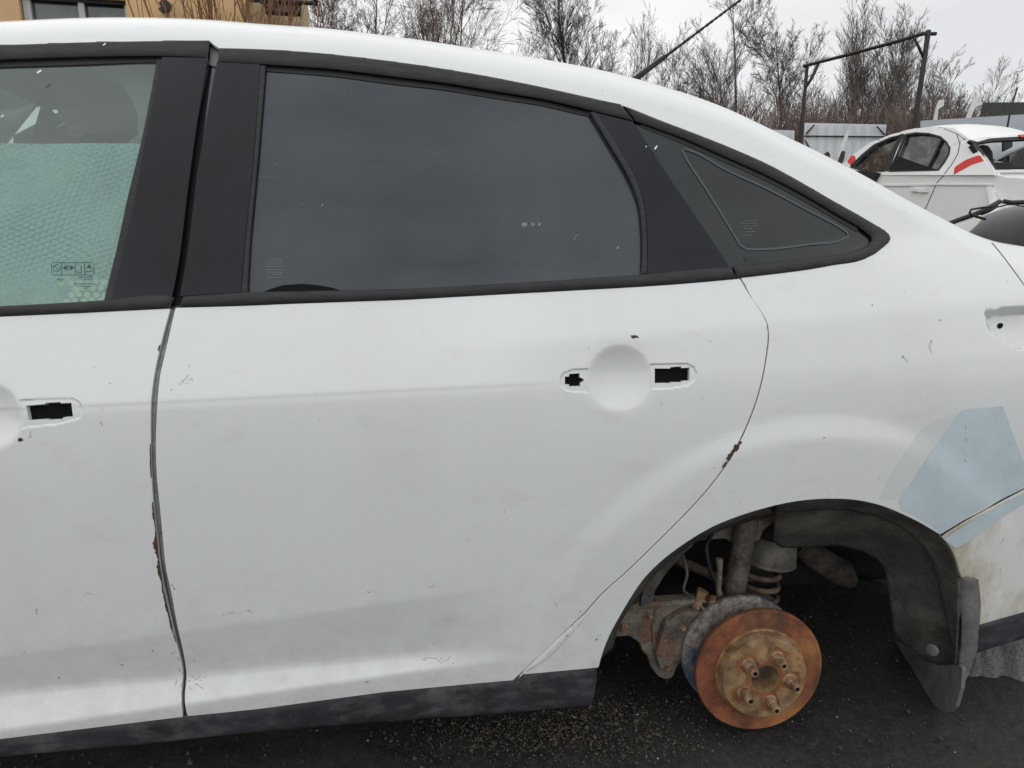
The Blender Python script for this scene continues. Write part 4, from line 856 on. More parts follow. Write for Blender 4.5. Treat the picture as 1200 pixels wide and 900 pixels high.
# --- bubble sheet hung inside the front door glass
def bubble_sheet():
    sx, sz = .0016, .0016; x0, x1, z0, z1 = -1.0, -.485, .84, 1.16
    tl_ = on_y([(0, 162)], .26)[0]
    z1 = tl_[2]
    xs = np.arange(x0, x1, sx); zz = np.arange(z0, z1, sz); gx, gz = np.meshgrid(xs, zz)
    p = .0125
    a = gx*.94+gz*.34; b_ = -gx*.34+gz*.94
    wob = .004*np.sin(gx*31+gz*17)+.003*np.sin(gx*55-gz*41)
    a = a+wob; b_ = b_*1.25+.6*wob
    def cell(ox, oy):
        q = (a-ox)/p; s_ = (b_-oy)/(p*math.sqrt(3)); q -= np.round(q); s_ -= np.round(s_); return (q*p)**2+(s_*p*math.sqrt(3))**2
    d = np.sqrt(np.minimum(cell(0, 0), cell(p/2, p*math.sqrt(3)/2)))
    h = .0060*np.sqrt(np.clip(1-(d/(p*.50))**2, 0, 1))
    fold = .012*np.sin(gz*24+2.6*np.sin(gx*6))+.010*np.sin(gx*9+gz*33)+.006*np.sin(gx*38-gz*22)
    y = S(gx.ravel(), gz.ravel()).reshape(gx.shape)+.085+.75*fold-h
    V = np.c_[gx.ravel(), y.ravel(), gz.ravel()]; m, n = gx.shape
    idx = np.arange(m*n).reshape(m, n); Fc = np.c_[idx[:-1, :-1].ravel(), idx[:-1, 1:].ravel(), idx[1:, 1:].ravel(), idx[1:, :-1].ravel()]
    me = bpy.data.meshes.new('bubble_wrap_sheet'); me.from_pydata(V.tolist(), [], Fc.tolist()); me.polygons.foreach_set('use_smooth', [True]*len(me.polygons))
    mt = mat('bubble_film', (.58, .72, .73), .12, spec=.6)
    add_layer(mt, (.72, .77, .68), 5, .45, .7, .7)
    add_layer(mt, (.30, .46, .50), 7, .5, .75, .6, seed=4)
    mt.node_tree.nodes['Principled BSDF'].inputs['Transmission Weight'].default_value = .0
    return link('bubble_wrap_sheet', me, mt)
BS = bubble_sheet()
tag(BS, 'pale blue-green bubble wrap sheet hanging inside the front door window', 'bubble wrap')
# --- linings and far trim seen through the front glass
plate('pillar_lining', [(60, 74), (118, 86), (140, 98), (153, 115), (161, 135), (161, 158), (150, 166), (150, 200), (205, 200), (205, 66), (60, 70)], .40, .02, M['headliner'], .004)
plate('far_door_lining', [(-60, 100), (0, 92), (55, 87), (115, 87), (142, 99), (156, 118), (162, 140), (160, 200), (15, 200), (14, 158), (78, 125), (62, 121), (30, 124), (12, 119), (-60, 112)], 1.50, .04, M['fabric'], .01)
plate('far_roof_rail', [(-60, 113), (0, 110), (60, 106), (130, 105), (158, 112), (160, 128), (90, 130), (62, 119), (30, 121), (-60, 121)], 1.46, .03, M['jamb'], .01)
plate('seat_label', [(72, 158), (85, 147), (110, 146), (95, 160)], 1.40, .004, M['bumperpaint'], .0)

def cells(name, poly, pu, pv, m, off, fill=.86):
    V = []; Fc = []; poly = np.array(poly, float); lo, hi = poly.min(0), poly.max(0); r = 0; v = lo[1]
    while v < hi[1]:
        u = lo[0]+(r % 2)*pu/2
        while u < hi[0]:
            c = (u+rng.normal(0, .8), v+rng.normal(0, .6)+.10*(u-lo[0])*-.3)
            if inside(np.array([c]), poly)[0] and rng.random() < .93:
                th = np.arange(8)*math.pi/4+.39; k = rng.uniform(.8, 1.05)*fill
                q = np.c_[c[0]+pu*.5*k*np.cos(th), c[1]+pv*.60*k*np.sin(th)]; s3, n3 = surf(to_xw(q), off); b = len(V)
                ctr = s3.mean(0)+n3[0]*.0012; V += s3.tolist()+[ctr.tolist()]; Fc += [(b+i, b+(i+1) % 8, b+8) for i in range(8)]
            u += pu
        v += pv; r += 1
    o = mesh(name, V, Fc, m, BS, True); o['kind'] = 'stuff'; return o
M['cell'] = mat('backlit_bubble', (.84, .86, .72), .25, spec=.6)  # paler, yellower bubbles: light from behind put into the colour
M['cell2'] = mat('pale_green_bubble', (.60, .70, .62), .25, spec=.6)
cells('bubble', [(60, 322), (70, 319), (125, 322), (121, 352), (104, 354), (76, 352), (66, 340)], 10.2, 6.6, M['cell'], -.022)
# ================================================================== GROUND
def ground():
    m = bpy.data.materials.new('asphalt'); m.use_nodes = True; t = m.node_tree; b = t.nodes['Principled BSDF']; Lk = t.links.new
    tc = t.nodes.new('ShaderNodeTexCoord')
    def nz(s, d=6, r=.6):
        n = t.nodes.new('ShaderNodeTexNoise'); n.inputs['Scale'].default_value = s; n.inputs['Detail'].default_value = d; n.inputs['Roughness'].default_value = r; Lk(tc.outputs['Object'], n.inputs[0]); return n
    def mr(src, a, b_, c=0, d=1):
        n = t.nodes.new('ShaderNodeMapRange'); n.inputs[1].default_value = a; n.inputs[2].default_value = b_; n.inputs[3].default_value = c; n.inputs[4].default_value = d; Lk(src, n.inputs[0]); return n.outputs[0]
    def mixc(f, a, b_):
        n = t.nodes.new('ShaderNodeMixRGB'); Lk(f, n.inputs[0])
        for i, v in ((1, a), (2, b_)):
            if isinstance(v, tuple): n.inputs[i].default_value = (*v, 1)
            else: Lk(v, n.inputs[i])
        return n.outputs[0]
    n1, n2, n3 = nz(3), nz(60, 8, .75), nz(1.3, 4)
    vo = t.nodes.new('ShaderNodeTexVoronoi'); vo.inputs['Scale'].default_value = 120; Lk(tc.outputs['Object'], vo.inputs[0])
    c = mixc(mr(n1.outputs[0], .4, .65), (.013, .0125, .0125), (.030, .028, .027))
    c = mixc(mr(n2.outputs[0], .46, .70, 0, .85), c, (.062, .058, .053))
    c = mixc(mr(n3.outputs[0], .52, .68, 0, .4), c, (.060, .050, .038))
    c = mixc(mr(vo.outputs['Distance'], .16, .08, 0, .22), c, (.12, .115, .11))
    Lk(c, b.inputs['Base Color']); Lk(mr(n1.outputs[0], .35, .65, .6, .95), b.inputs['Roughness'])
    bp = t.nodes.new('ShaderNodeBump'); bp.inputs['Strength'].default_value = .9; bp.inputs['Distance'].default_value = .006; Lk(n2.outputs[0], bp.inputs['Height']); Lk(bp.outputs[0], b.inputs['Normal'])
    M['asphalt'] = m
    # one sheet: fine near the car, rising to a bank behind it, coarse to the horizon
    xs = np.unique(np.r_[np.linspace(-400, -8, 14), np.linspace(-8, -1.2, 12), np.linspace(-1.2, 2.0, 210), np.linspace(2.0, 12, 20), np.linspace(12, 400, 14)])
    ys = np.unique(np.r_[np.linspace(-400, -6, 10), np.linspace(-6, -.6, 10), np.linspace(-.6, 1.2, 120), np.linspace(1.2, 9, 40), np.linspace(9, 60, 16), np.linspace(60, 420, 8)])
    gx, gy = np.meshgrid(xs, ys)
    z = .78*sstep((gy-2.6)/2.6)*np.clip((gx+3)/4+.5, 0.35, 1)
    nr = np.clip(1-np.maximum(np.abs(gx-.4)-1.5, 0)/.3, 0, 1)*np.clip(1-np.maximum(np.abs(gy-.3)-.85, 0)/.2, 0, 1)
    fl = np.array([mnoise.noise((x*9, y*9, 0))*.006+mnoise.noise((x*32, y*32, 3))*.004 if k > 0 else 0 for x, y, k in zip(gx.ravel(), gy.ravel(), nr.ravel())]).reshape(gx.shape)
    z = z+fl*nr
    m_, n_ = gx.shape; idx = np.arange(m_*n_).reshape(m_, n_)
    o = mesh('ground', np.c_[gx.ravel(), gy.ravel(), z.ravel()], np.c_[idx[:-1, :-1].ravel(), idx[:-1, 1:].ravel(), idx[1:, 1:].ravel(), idx[1:, :-1].ravel()], m, None, True); o['kind'] = 'structure'
    # loose grit
    V = []; Fc = []; base = np.array([(1, 0, 0), (-1, 0, 0), (0, 1, 0), (0, -1, 0), (0, 0, 1), (0, 0, -1.)]); tri = [(0, 2, 4), (2, 1, 4), (1, 3, 4), (3, 0, 4), (2, 0, 5), (1, 2, 5), (3, 1, 5), (0, 3, 5)]
    for k in range(9000):
        x, y = rng.uniform(-1.1, 1.9), rng.uniform(-.5, 1.2); s = .0016*math.exp(rng.normal(0, .55))
        q = base*s*rng.uniform(.6, 1.3, (6, 3)); a = rng.random()*6.28; q = q@np.array([[math.cos(a), -math.sin(a), 0], [math.sin(a), math.cos(a), 0], [0, 0, 1]])
        bb = len(V); V += (q+[x, y, s*.3+.002]).tolist(); Fc += [tuple(i+bb for i in f) for f in tri]
    o = mesh('grit', V, Fc, mat('grit_stone', (.085, .078, .07), .85, nscale=90, col2=(.02, .019, .018))); o['kind'] = 'stuff'
    V = []; Fc = []; spots = [on_plane([p], (0, 0, 0), (0, 0, 1))[0] for p in ((600, 868), (660, 850), (705, 838), (560, 858), (740, 872))]
    for k in range(4200):
        c_ = spots[int(rng.integers(0, 5))]; x, y = c_[0]+rng.normal(0, .10), c_[1]+rng.normal(0, .04); s = .0015*math.exp(rng.normal(0, .5))
        q = base*s*rng.uniform(.6, 1.3, (6, 3)); bb = len(V); V += (q+[x, y, s*.3+.003]).tolist(); Fc += [tuple(i+bb for i in f) for f in tri]
    o = mesh('brown_grit', V, Fc, mat('brown_grit_stone', (.11, .092, .072), .9, nscale=90, col2=(.04, .034, .028))); o['kind'] = 'stuff'
    V = []; Fc = []
    for k in range(110):
        x, y = rng.uniform(-.3, 1.5), rng.uniform(-.3, .8); s = .0011*math.exp(rng.normal(0, .5))
        q = base*s*rng.uniform(.5, 1.3, (6, 3))*[1.6, 1, .4]; a = rng.random()*6.28; q = q@np.array([[math.cos(a), -math.sin(a), 0], [math.sin(a), math.cos(a), 0], [0, 0, 1]])
        bb = len(V); V += (q+[x, y, .007]).tolist(); Fc += [tuple(i+bb for i in f) for f in tri]
    o = mesh('glass_crumbs', V, Fc, M['fleck']); o['kind'] = 'stuff'
ground()
# pale gravel heap behind the bumper
def heap():
    def gp(u, v): return on_plane([(u, v)], (0, 0, 0), (0, 0, 1))[0]
    a, b_ = gp(1128, 790), gp(1330, 812); d = b_-a; n = np.array([-d[1], d[0], 0])/np.linalg.norm(d[:2]); V = []
    for i in range(160):
        for j in range(60):
            s, t = i/159, j/59; p = a+d*s; p = p+n*(t*.55+.018*mnoise.noise((p[0]*7, p[1]*7, 9))+.02*mnoise.noise((p[0]*25, 0, 3)))
            z = .10*min(1, t*7)**.6*(1-.3*t)*min(1, s*10+.15)+mnoise.noise((p[0]*22, p[1]*22, 0))*.006+mnoise.noise((p[0]*70, p[1]*70, 4))*.006
            V.append((p[0], p[1], z-.006 if t > 0 else -.01))
    m = mat('pale_gravel', (.19, .19, .195), .9, nscale=210, col2=(.09, .09, .092), lo=.38, hi=.58, bump=.8, bscale=260, bdist=.004)
    o = mesh('gravel_heap', V, [(i*60+j, (i+1)*60+j, (i+1)*60+j+1, i*60+j+1) for i in range(159) for j in range(59)], m, None, True); o['kind'] = 'stuff'
heap()
# ================================================================== BACKGROUND
H0 = 1.075
def branch_tree(seed, base, height, spread=.35, trunks=1, levels=4, r0=.09, lean=0, twig=.010, dens_=1.0, upb=.5):
    r = random.Random(seed); segs = []; g = r.gauss
    def grow(p, d, L, rad, lev):
        k = max(2, min(9, int(2+L*1.2))); pts = [p]; wob = .04 if lev == levels else .09
        for i in range(k):
            d = (d+Vector((g(0, wob), g(0, wob), .05*upb))).normalized(); p = p+d*(L/k); pts.append(p)
        segs.append((pts, [max(twig, rad*(1-.85*i/k)) for i in range(k+1)]))
        if lev <= 0: return
        nb = int({4: 25, 3: 11, 2: 6, 1: 3}.get(lev, 5)*dens_*r.uniform(.8, 1.25)+.5)
        for j in range(nb):
            t = r.uniform(.22 if lev == levels else .12, .99); i = min(k-1, int(t*k)); q = pts[i].lerp(pts[i+1], t*k-i); dd = (pts[i+1]-pts[i]).normalized()
            az = r.uniform(0, 6.283); s = Vector((math.cos(az), math.sin(az), g(0, .2))); s = (s-dd*s.dot(dd)).normalized()
            el = r.uniform(.36, .85)*(.6+spread)
            nd = (dd*math.cos(el)+s*math.sin(el)+Vector((0, 0, .22*upb))).normalized()
            if lev == levels: Lc = L*r.uniform(.34, .58)*(1.10-.72*t)*(.75+.9*spread)
            else: Lc = L*r.uniform(.34, .58)*(1.05-.5*t)
            grow(q, nd, Lc, max(twig, rad*(1-.8*t)*.45), lev-1)
    for k in range(trunks):
        a = r.uniform(0, 6.28); o = Vector((math.cos(a), math.sin(a), 0)); o2 = o*r.uniform(.1, .5) if trunks > 1 else o*0
        grow(o2, Vector((lean+g(0, .04)+o2.x*.30, o2.y*.30, 1)).normalized(), height*r.uniform(.74, 1.0), r0/(trunks**.35), levels)
    return segs
def tubes(segs, n=3):
    V = []; Fc = []
    for pts, rads in segs:
        b = len(V); k = len(pts)
        for i, (p, rr) in enumerate(zip(pts, rads)):
            d = (pts[min(i+1, k-1)]-pts[max(i-1, 0)]).normalized(); a = Vector((1, 0, 0)) if abs(d.x) < .8 else Vector((0, 1, 0)); u = d.cross(a).normalized(); w_ = d.cross(u)
            for j in range(n):
                t = 6.2832*j/n; V.append(tuple(p+u*rr*math.cos(t)+w_*rr*math.sin(t)))
        for i in range(k-1):
            for j in range(n): Fc.append((b+i*n+j, b+i*n+(j+1) % n, b+(i+1)*n+(j+1) % n, b+(i+1)*n+j))
    return V, Fc
M['bark'] = mat('dark_bark', (.115, .103, .097), .9, nscale=2, namt=.4)
M['bark2'] = mat('brown_bark', (.15, .125, .112), .9, nscale=2, namt=.4)
M['barkred'] = mat('reddish_twigs', (.15, .108, .095), .9, nscale=3, namt=.3)
def ground_z(x, y): return float(.78*sstep(np.array((y-2.6)/2.6))*np.clip((x+3)/4+.5, .35, 1))
def tree(u, top_v, dist, label, seed, name='bare_tree', spread=.35, trunks=1, levels=5, r0=.10, m='bark', lean=0, dens_=1.0, upb=.5, twig=None):
    d = fw*F+rt*(u-600)+up*(450-top_v); q = CAM+d*(dist/math.hypot(d[0], d[1]))
    gz = ground_z(q[0], q[1]); h = q[2]-gz
    segs = branch_tree(seed, None, h, spread, trunks, levels, r0*1.35*h/10, lean, twig or dist*.00014, dens_, upb)
    zmax = max(p.z for s in segs for p in s[0]); k = h/zmax
    segs = [([p*k for p in pts], rads) for pts, rads in segs]
    root = thing(name, label, 'tree', (q[0], q[1], gz), 'bare trees beyond the yard')
    V, Fc = tubes(segs[:1], 6); mesh('trunk', V, Fc, M[m], root)
    V, Fc = tubes(segs[1:], 3); mesh('crown', V, Fc, M[m], root)
    return root
TREES = [
 (398, -60, 27, 'thin bare tree with pale grey twigs just right of the yellow building', 11, dict(levels=4, r0=.05, upb=.5)),
 (445, -110, 31, 'slender bare tree between the yellow building and the reddish multi-stemmed tree', 12, dict(levels=4, r0=.05)),
 (505, -70, 27, 'bare birch with many reddish upright stems above the middle of the rear window', 13, dict(trunks=7, levels=3, r0=.10, m='barkred', spread=.15, upb=.9, dens_=1.6)),
 (545, -70, 30, 'bare tree with wide drooping side branches left of the pale sky gap', 14, dict(levels=4, r0=.06, spread=.6, upb=.1)),
 (612, 30, 48, 'small faint distant bare tree at the left of the aerial, in the sky gap', 15, dict(trunks=4, levels=3, r0=.05, spread=.2)),
 (645, 22, 46, 'low faint bare tree just left of the tall bushy tree', 16, dict(trunks=4, levels=3, r0=.05, spread=.2)),
 (690, -60, 30, 'tall bushy bare tree with a dark trunk, left of the aerial', 17, dict(levels=4, r0=.085, spread=.35, dens_=1.12, upb=.6)),
 (742, 16, 40, 'narrow bare tree behind the base of the aerial', 18, dict(trunks=3, levels=3, r0=.05, spread=.18, dens_=1.4)),
 (788, 24, 38, 'thin bare tree crossed by the aerial', 19, dict(trunks=2, levels=3, r0=.05, spread=.2, dens_=1.4)),
 (826, 42, 33, 'bushy bare tree under the tip of the aerial', 20, dict(trunks=4, levels=3, r0=.06, spread=.3, m='bark2', dens_=1.6)),
 (880, -30, 28, 'spreading bare tree with clear forked dark limbs, right of the aerial tip', 21, dict(levels=4, r0=.085, spread=.45, dens_=.95, upb=.5)),
 (925, 14, 31, 'bare tree at the left post of the pipe frame', 22, dict(levels=4, r0=.07, spread=.4, dens_=.95)),
 (1012, -14, 33, 'broad bare tree of many fine upright stems behind the middle of the pipe frame', 23, dict(trunks=9, levels=3, r0=.10, spread=.12, upb=.9, m='bark2', dens_=1.5)),
 (968, 50, 30, 'lower bare tree behind the left half of the pipe frame', 24, dict(trunks=3, levels=3, r0=.06, spread=.3, m='bark2', dens_=1.5)),
 (1056, 12, 33, 'bare tree just left of the right post of the pipe frame', 27, dict(trunks=5, levels=3, r0=.07, spread=.15, upb=.8, m='bark2', dens_=1.6)),
 (1098, 26, 30, 'bare tree with slanting branches right of the right post of the pipe frame', 25, dict(trunks=4, levels=3, r0=.07, spread=.25, dens_=1.6)),
 (1124, 72, 32, 'short bushy bare tree at the right end of the tree line', 26, dict(trunks=4, levels=3, r0=.06, spread=.35, dens_=1.6)),
 (1165, 92, 36, 'low faint bare tree above the green net at the right edge', 28, dict(trunks=4, levels=3, r0=.05, spread=.3, dens_=1.2)),
]
for u, v, dist, lab, sd_, kw in TREES: tree(u, v-9, dist, lab, sd_, **kw)
# low scrub that reads as one mass
M['scrub'] = mat('grey_brown_scrub', (.20, .15, .13), .9, nscale=.6, col2=(.12, .085, .075))
def scrub():
    r = random.Random(5); V = []; Fc = []
    for k in range(200):
        u = r.uniform(800, 1150) if k < 160 else r.uniform(560, 1230); dist = r.uniform(26, 40); top = r.uniform(92, 150) if u < 1130 else r.uniform(112, 145)
        d = fw*F+rt*(u-600)+up*(450-top); q = CAM+d*(dist/math.hypot(d[0], d[1])); gz = ground_z(q[0], q[1]); h = max(.8, q[2]-gz)
        segs = []
        for j in range(6):
            p = Vector((q[0]+r.gauss(0, .3), q[1]+r.gauss(0, .3), gz)); dd = Vector((r.gauss(0, .22), r.gauss(0, .22), 1)).normalized(); pts = [p]
            for i in range(5): dd = (dd+Vector((r.gauss(0, .12), r.gauss(0, .12), 0))).normalized(); pts.append(pts[-1]+dd*h*r.uniform(.16, .22))
            segs.append((pts, [.013, .011, .009, .008, .007, .006]))
            for i in range(2, 5):
                for z in range(3):
                    e = (dd+Vector((r.gauss(0, .5), r.gauss(0, .5), .2))).normalized(); a = pts[i]; segs.append(([a, a+e*h*.12, a+e*h*.24+Vector((0, 0, .05))], [.007, .006, .005]))
        v, f = tubes(segs, 3); b = len(V); V += v; Fc += [tuple(i+b for i in t) for t in f]
    o = mesh('scrub', V, Fc, M['scrub']); o['kind'] = 'stuff'
scrub()
# --- building
def q_px(px, dist_pt, n): return on_plane(px, dist_pt, n)
M['plaster'] = mat('yellow_plaster', (.66, .44, .22), .9, nscale=1.5, namt=.12, bump=.2, bscale=60)
add_layer(M['plaster'], (.62, .40, .30), .8, .5, .75, .5)
M['brick'] = mat('tan_brick', (.50, .37, .22), .9, nscale=6, namt=.2)
M['pane'] = mat('window_pane', (.10, .12, .125), .08, spec=.8, nscale=.8, col2=(.02, .022, .024), lo=.35, hi=.6)
M['wframe'] = mat('grey_window_frame', (.45, .46, .46), .6)
M['rustsheet'] = mat('rusty_sheet', (.10, .058, .038), .8, nscale=3, col2=(.03, .032, .04), lo=.4, hi=.6)
M['blackmetal'] = mat('black_metal', (.02, .018, .018), .7)
bq = at(160, 10, 15.5); bn = np.array([.10, -1, 0]); bn /= np.linalg.norm(bn); bt = np.array([-bn[1], bn[0], 0])
bt = bt if bt[0] > 0 else -bt
BL = thing('yellow_building', 'yellow plastered building with a wide grey window and a brick end, upper left corner', 'building', (bq[0], bq[1], ground_z(bq[0], bq[1])))
def bpoly(name, px, m, th, off=0, par=None):
    V = on_plane(px, bq, bn)-bn*0+bn*off; b = MB(); b.prism(V, -bn*th); o = b.build(name, m); kid(o, par or BL); return o
def wallbox(name, u0, u1, z0, z1, m, th, off=0):
    a = on_plane([(u0, 10)], bq, bn)[0]; c = on_plane([(u1, 10)], bq, bn)[0]
    V = np.array([(a[0], a[1], z0), (c[0], c[1], z0), (c[0], c[1], z1), (a[0], a[1], z1)])+bn*off; b = MB(); b.prism(V, -bn*th); o = b.build(name, m); kid(o, BL); return o
zt = on_plane([(160, 1)], bq, bn)[0, 2]; zw0 = zt-1.5; zb_ = .2
wallbox('wall', -900, 23, 0, 9, M['plaster'], 5); wallbox('wall', 148, 290, 0, 9, M['plaster'], 5)
wallbox('wall', 23, 148, zt, 9, M['plaster'], 5); wallbox('wall', 23, 148, 0, zw0, M['plaster'], 5)
wallbox('brick_wall', 290, 322, 0, 9, M['brick'], 4, -.15); wallbox('brick_wall', 322, 354, 0, 9, M['brick'], 3, -.45)
wn = wallbox('window', 22, 149, zw0, zt, M['pane'], .05, -.25)
for u, wd in ((29, 9), (93, 7), (146, 4), (213-90, 0)):
    if wd: wallbox('window_frame', u-wd/2, u+wd/2, zw0, zt, M['wframe'], .1, -.12)
wallbox('window_frame', 22, 149, zt-.07, zt+.02, M['blackmetal'], .1, -.10)
# brick courses on the end wall, cut as recessed joints
for k in range(26):
    z = zt-1.2+k*.085
    wallbox('mortar_joint', 323, 353.5, z, z+.012, M['wframe'], .02, -.447)
lamp = thing('wall_lamp', 'dark star-shaped wall lamp on the yellow wall right of the window', 'lamp', tuple(on_plane([(195, 12)], bq, bn)[0]))
lp = [(186, 3), (191, 9), (195, 4), (196, 0), (199, 5), (205, 10), (203, 15), (201, 19), (194, 20), (190, 16), (193, 13)]
b = MB(); b.prism(on_plane(lp, bq, bn)+bn*.35, -bn*.12); kid(b.build('lamp_shade', M['blackmetal'], None, .02), lamp)
p = on_plane([(196, 12)], bq, bn)[0]; b = MB(); b.tube([p+bn*.3, p+bn*.0-np.array([0, 0, .1])], .025, 8); kid(b.build('lamp_arm', M['blackmetal']), lamp)
sg = thing('rusty_bracket', 'rusty sheet-metal canopy on a black steel bracket at the brick corner of the yellow building', 'bracket', tuple(on_plane([(330, 15)], bq, bn)[0]))
def sgp(name, px, m, off, th):
    b = MB(); b.prism(on_plane(px, bq, bn)+bn*off, -bn*th); kid(b.build(name, m), sg)
sgp('canopy_sheet', [(290, 0), (340, -2), (340, 7), (292, 6)], M['rustsheet'], .5, .3)
sgp('canopy_sheet', [(314, 12), (355, 13), (354, 24), (314, 22)], M['rustsheet'], .6, .3)
for a_, b_ in (((304, 9), (374, 14)), ((356, -4), (374, 13)), ((306, 8), (316, 17))):
    q = on_plane([a_, b_], bq, bn)+bn*.62; b = MB(); b.tube(q, .045, 6); kid(b.build('bracket_bar', M['blackmetal']), sg)
M['twigor'] = mat('orange_twigs', (.20, .10, .05), .8)
def shrub(u, v0, dist, seed, label):
    r = random.Random(seed); d = fw*F+rt*(u-600)+up*(450-v0); q = CAM+d*(dist/math.hypot(d[0], d[1])); gz = ground_z(q[0], q[1])
    root = thing('bare_shrub', label, 'shrub', (q[0], q[1], gz), 'bare shrubs before the yellow building'); segs = []
    h = q[2]-gz+1.2
    for k in range(17):
        dd = Vector((r.gauss(0, .16), r.gauss(0, .1), 1)).normalized(); p = Vector((r.gauss(0, .12), r.gauss(0, .1), 0)); pts = [p]
        for i in range(8): dd = (dd+Vector((r.gauss(0, .05), r.gauss(0, .05), .02))).normalized(); pts.append(pts[-1]+dd*h/8)
        segs.append((pts, [.020-.0016*i for i in range(9)]))
        for i in range(4, 9):
            for z in range(2):
                e = (dd+Vector((r.gauss(0, .45), r.gauss(0, .3), .1))).normalized(); a = pts[i]; segs.append(([a, a+e*.35, a+e*.7+Vector((0, 0, .08))], [.008, .006, .005]))
    V, Fc = tubes(segs, 3); mesh('stems', V, Fc, M['twigor'], root)
shrub(252, 6, 12.5, 3, 'bare orange-brown shrub before the yellow wall, right of the lamp'); shrub(288, 6, 12.8, 4, 'bare orange-brown shrub before the brick corner of the building')
# --- pipe frame
M['pipe'] = mat('rusty_pipe', (.022, .016, .015), .7, nscale=4, namt=.4)
GP = 17.0
pf = thing('pipe_frame', 'tall rusty steel pipe frame like a goal behind the far white car', 'pipe frame', tuple(at(1000, 200, GP)))
def gb(pts, rad, name='post', deps=None):
    q = [at(u, v, dd) for (u, v), dd in zip(pts, deps or [GP]*len(pts))]; b = MB(); b.tube(q, rad, 8); kid(b.build(name, M['pipe']), pf)
DL, DR_ = 19.5, 16.0
gb([(946, 76), (943, 110), (940, 140), (936, 190), (933, 215)], .048, 'post', [DL]*5)
gb([(1088, 36), (1080, 92), (1071, 150), (1062, 205)], .055, 'post', [DR_]*4)
gb([(942, 77.5), (1000, 62.5), (1050, 49), (1089, 37.5)], .042, 'crossbar', [DL, 18, 17, DR_]); gb([(1083, 40), (1097, 39.5)], .04, 'crossbar', [DR_, DR_])
gb([(959, 75), (951, 92), (943, 104)], .042, 'brace', [DL]*3); gb([(1071, 44), (1076, 54), (1082, 67)], .03, 'brace', [DR_]*3)
# --- sheet metal fences
M['sheetmetal'] = mat('pale_sheet_metal', (.52, .55, .58), .5, nscale=2, namt=.1)
M['sheetmetal2'] = mat('grey_blue_sheet_metal', (.36, .39, .43), .55, nscale=2, namt=.1)
def fence(name, label, px, depth_l, depth_r, m, ribs=0, group=None, braces=(), rail=None):
    n = len(px); us = [p[0] for p in px]; u0, u1 = min(us), max(us)
    V = np.array([at(u, v, depth_l+(depth_r-depth_l)*(u-u0)/(u1-u0)) for u, v in px])
    V2 = V.copy(); root = thing(name, label, 'fence', tuple(V.mean(0)), group)
    nn = np.cross(V[1]-V[0], V[-1]-V[0]); nn /= np.linalg.norm(nn); nn = nn if nn@(CAM-V[0]) > 0 else -nn
    b = MB(); b.prism(V, -nn*.04); kid(b.build('panel', m), root)
    tl_, tr_, br_, bl_ = V[0], V[1], V[2], V[3]
    for k in range(ribs):
        t = (k+.5)/ribs; a = tl_+(tr_-tl_)*t+nn*.012; c = bl_+(br_-bl_)*t+nn*.012; b = MB(); b.tube([a*.98+c*.02, a*.02+c*.98], .018, 4, smooth=False); kid(b.build('panel_rib', m), root)
    for a_, c_ in braces:
        a = tl_+(tr_-tl_)*a_[0]+(bl_-tl_)*a_[1]+nn*.05; c = tl_+(tr_-tl_)*c_[0]+(bl_-tl_)*c_[1]+nn*.05; b = MB(); b.tube([a, c], .016, 6); kid(b.build('rail', M['pipe']), root)
    return root
fence('sheet_fence', 'pale sheet-metal gate panel with corner braces under the pipe frame', [(943, 144), (1040, 146), (1036, 260), (938, 250)], 14.5, 14, M['sheetmetal'], 9, 'sheet metal fence panels', (((0, .155), (1, .14)), ((.02, .13), (.12, .03)), ((.97, .12), (.87, .03)), ((.01, .2), (.1, .32)), ((1.0, 0), (.97, .3))))
fence('sheet_fence', 'small pale sheet-metal panel left of the gate panel', [(905, 152), (931, 153), (929, 220), (903, 220)], 15.5, 15.3, M['sheetmetal'], 3, 'sheet metal fence panels')
fence('sheet_fence', 'long grey-blue sheet-metal fence behind the roof of the far white car', [(1079, 141.5), (1330, 126), (1330, 240), (1079, 240)], 15, 14, M['sheetmetal2'], 0, 'sheet metal fence panels')
M['net'] = mat('green_net', (.055, .065, .058), .9, nscale=30, namt=.5)
fence('net_fence', 'dark green netted fence top beyond the grey-blue fence', [(1152, 120), (1340, 119), (1340, 200), (1140, 200)], 22, 22, M['net'])
M['whitepaint'] = mat('weathered_white', (.62, .63, .62), .6, nscale=8, namt=.15)
def plank(px, depth, label, m='whitepaint', th=.05, name='white_plank', grp='white planks standing behind the fence'):
    V = np.array([at(u, v, depth) for u, v in px]); root = None; b = MB(); b.prism(V, fw*th); o = b.build(name, M[m], None, .006); tag(o, label, 'plank', grp); return o
plank([(1101, 117), (1107, 117), (1106, 124), (1100, 128), (1098, 145), (1094, 145), (1097, 128)], 15.6, 'short white post with a plate, left of two behind the grey-blue fence')
plank([(1142, 115), (1153, 111), (1150, 118), (1152, 122), (1143, 126), (1136, 142), (1131, 142), (1138, 124)], 15.6, 'white slanting post with a ragged head, right of two behind the grey-blue fence')
plank([(993, 154), (996, 152), (988, 182), (982, 196), (978, 196), (985, 172)], 12.5, 'narrow white strip leaning on the gate panel', grp='white strips')
dk = MB(); dk.prism([at(u, v, 12.3) for u, v in [(967, 180), (970, 177), (973, 180), (973, 188), (968, 188)]], fw*.08); dk.prism([at(u, v, 12.3) for u, v in [(985, 184), (988, 176), (991, 178), (989, 188), (986, 192), (983, 191)]], fw*.08)
tag(dk.build('dark_post', M['blackmetal'], None, .01), 'two dark stubs standing at the foot of the gate panel', 'post')
b = MB(); b.tube([at(1180, 152, 10), at(1184, 130, 10), at(1192, 103, 10)], .012, 6); tag(b.build('whip_aerial', M['blackmetal']), 'thin black whip aerial standing above the far white car', 'aerial')

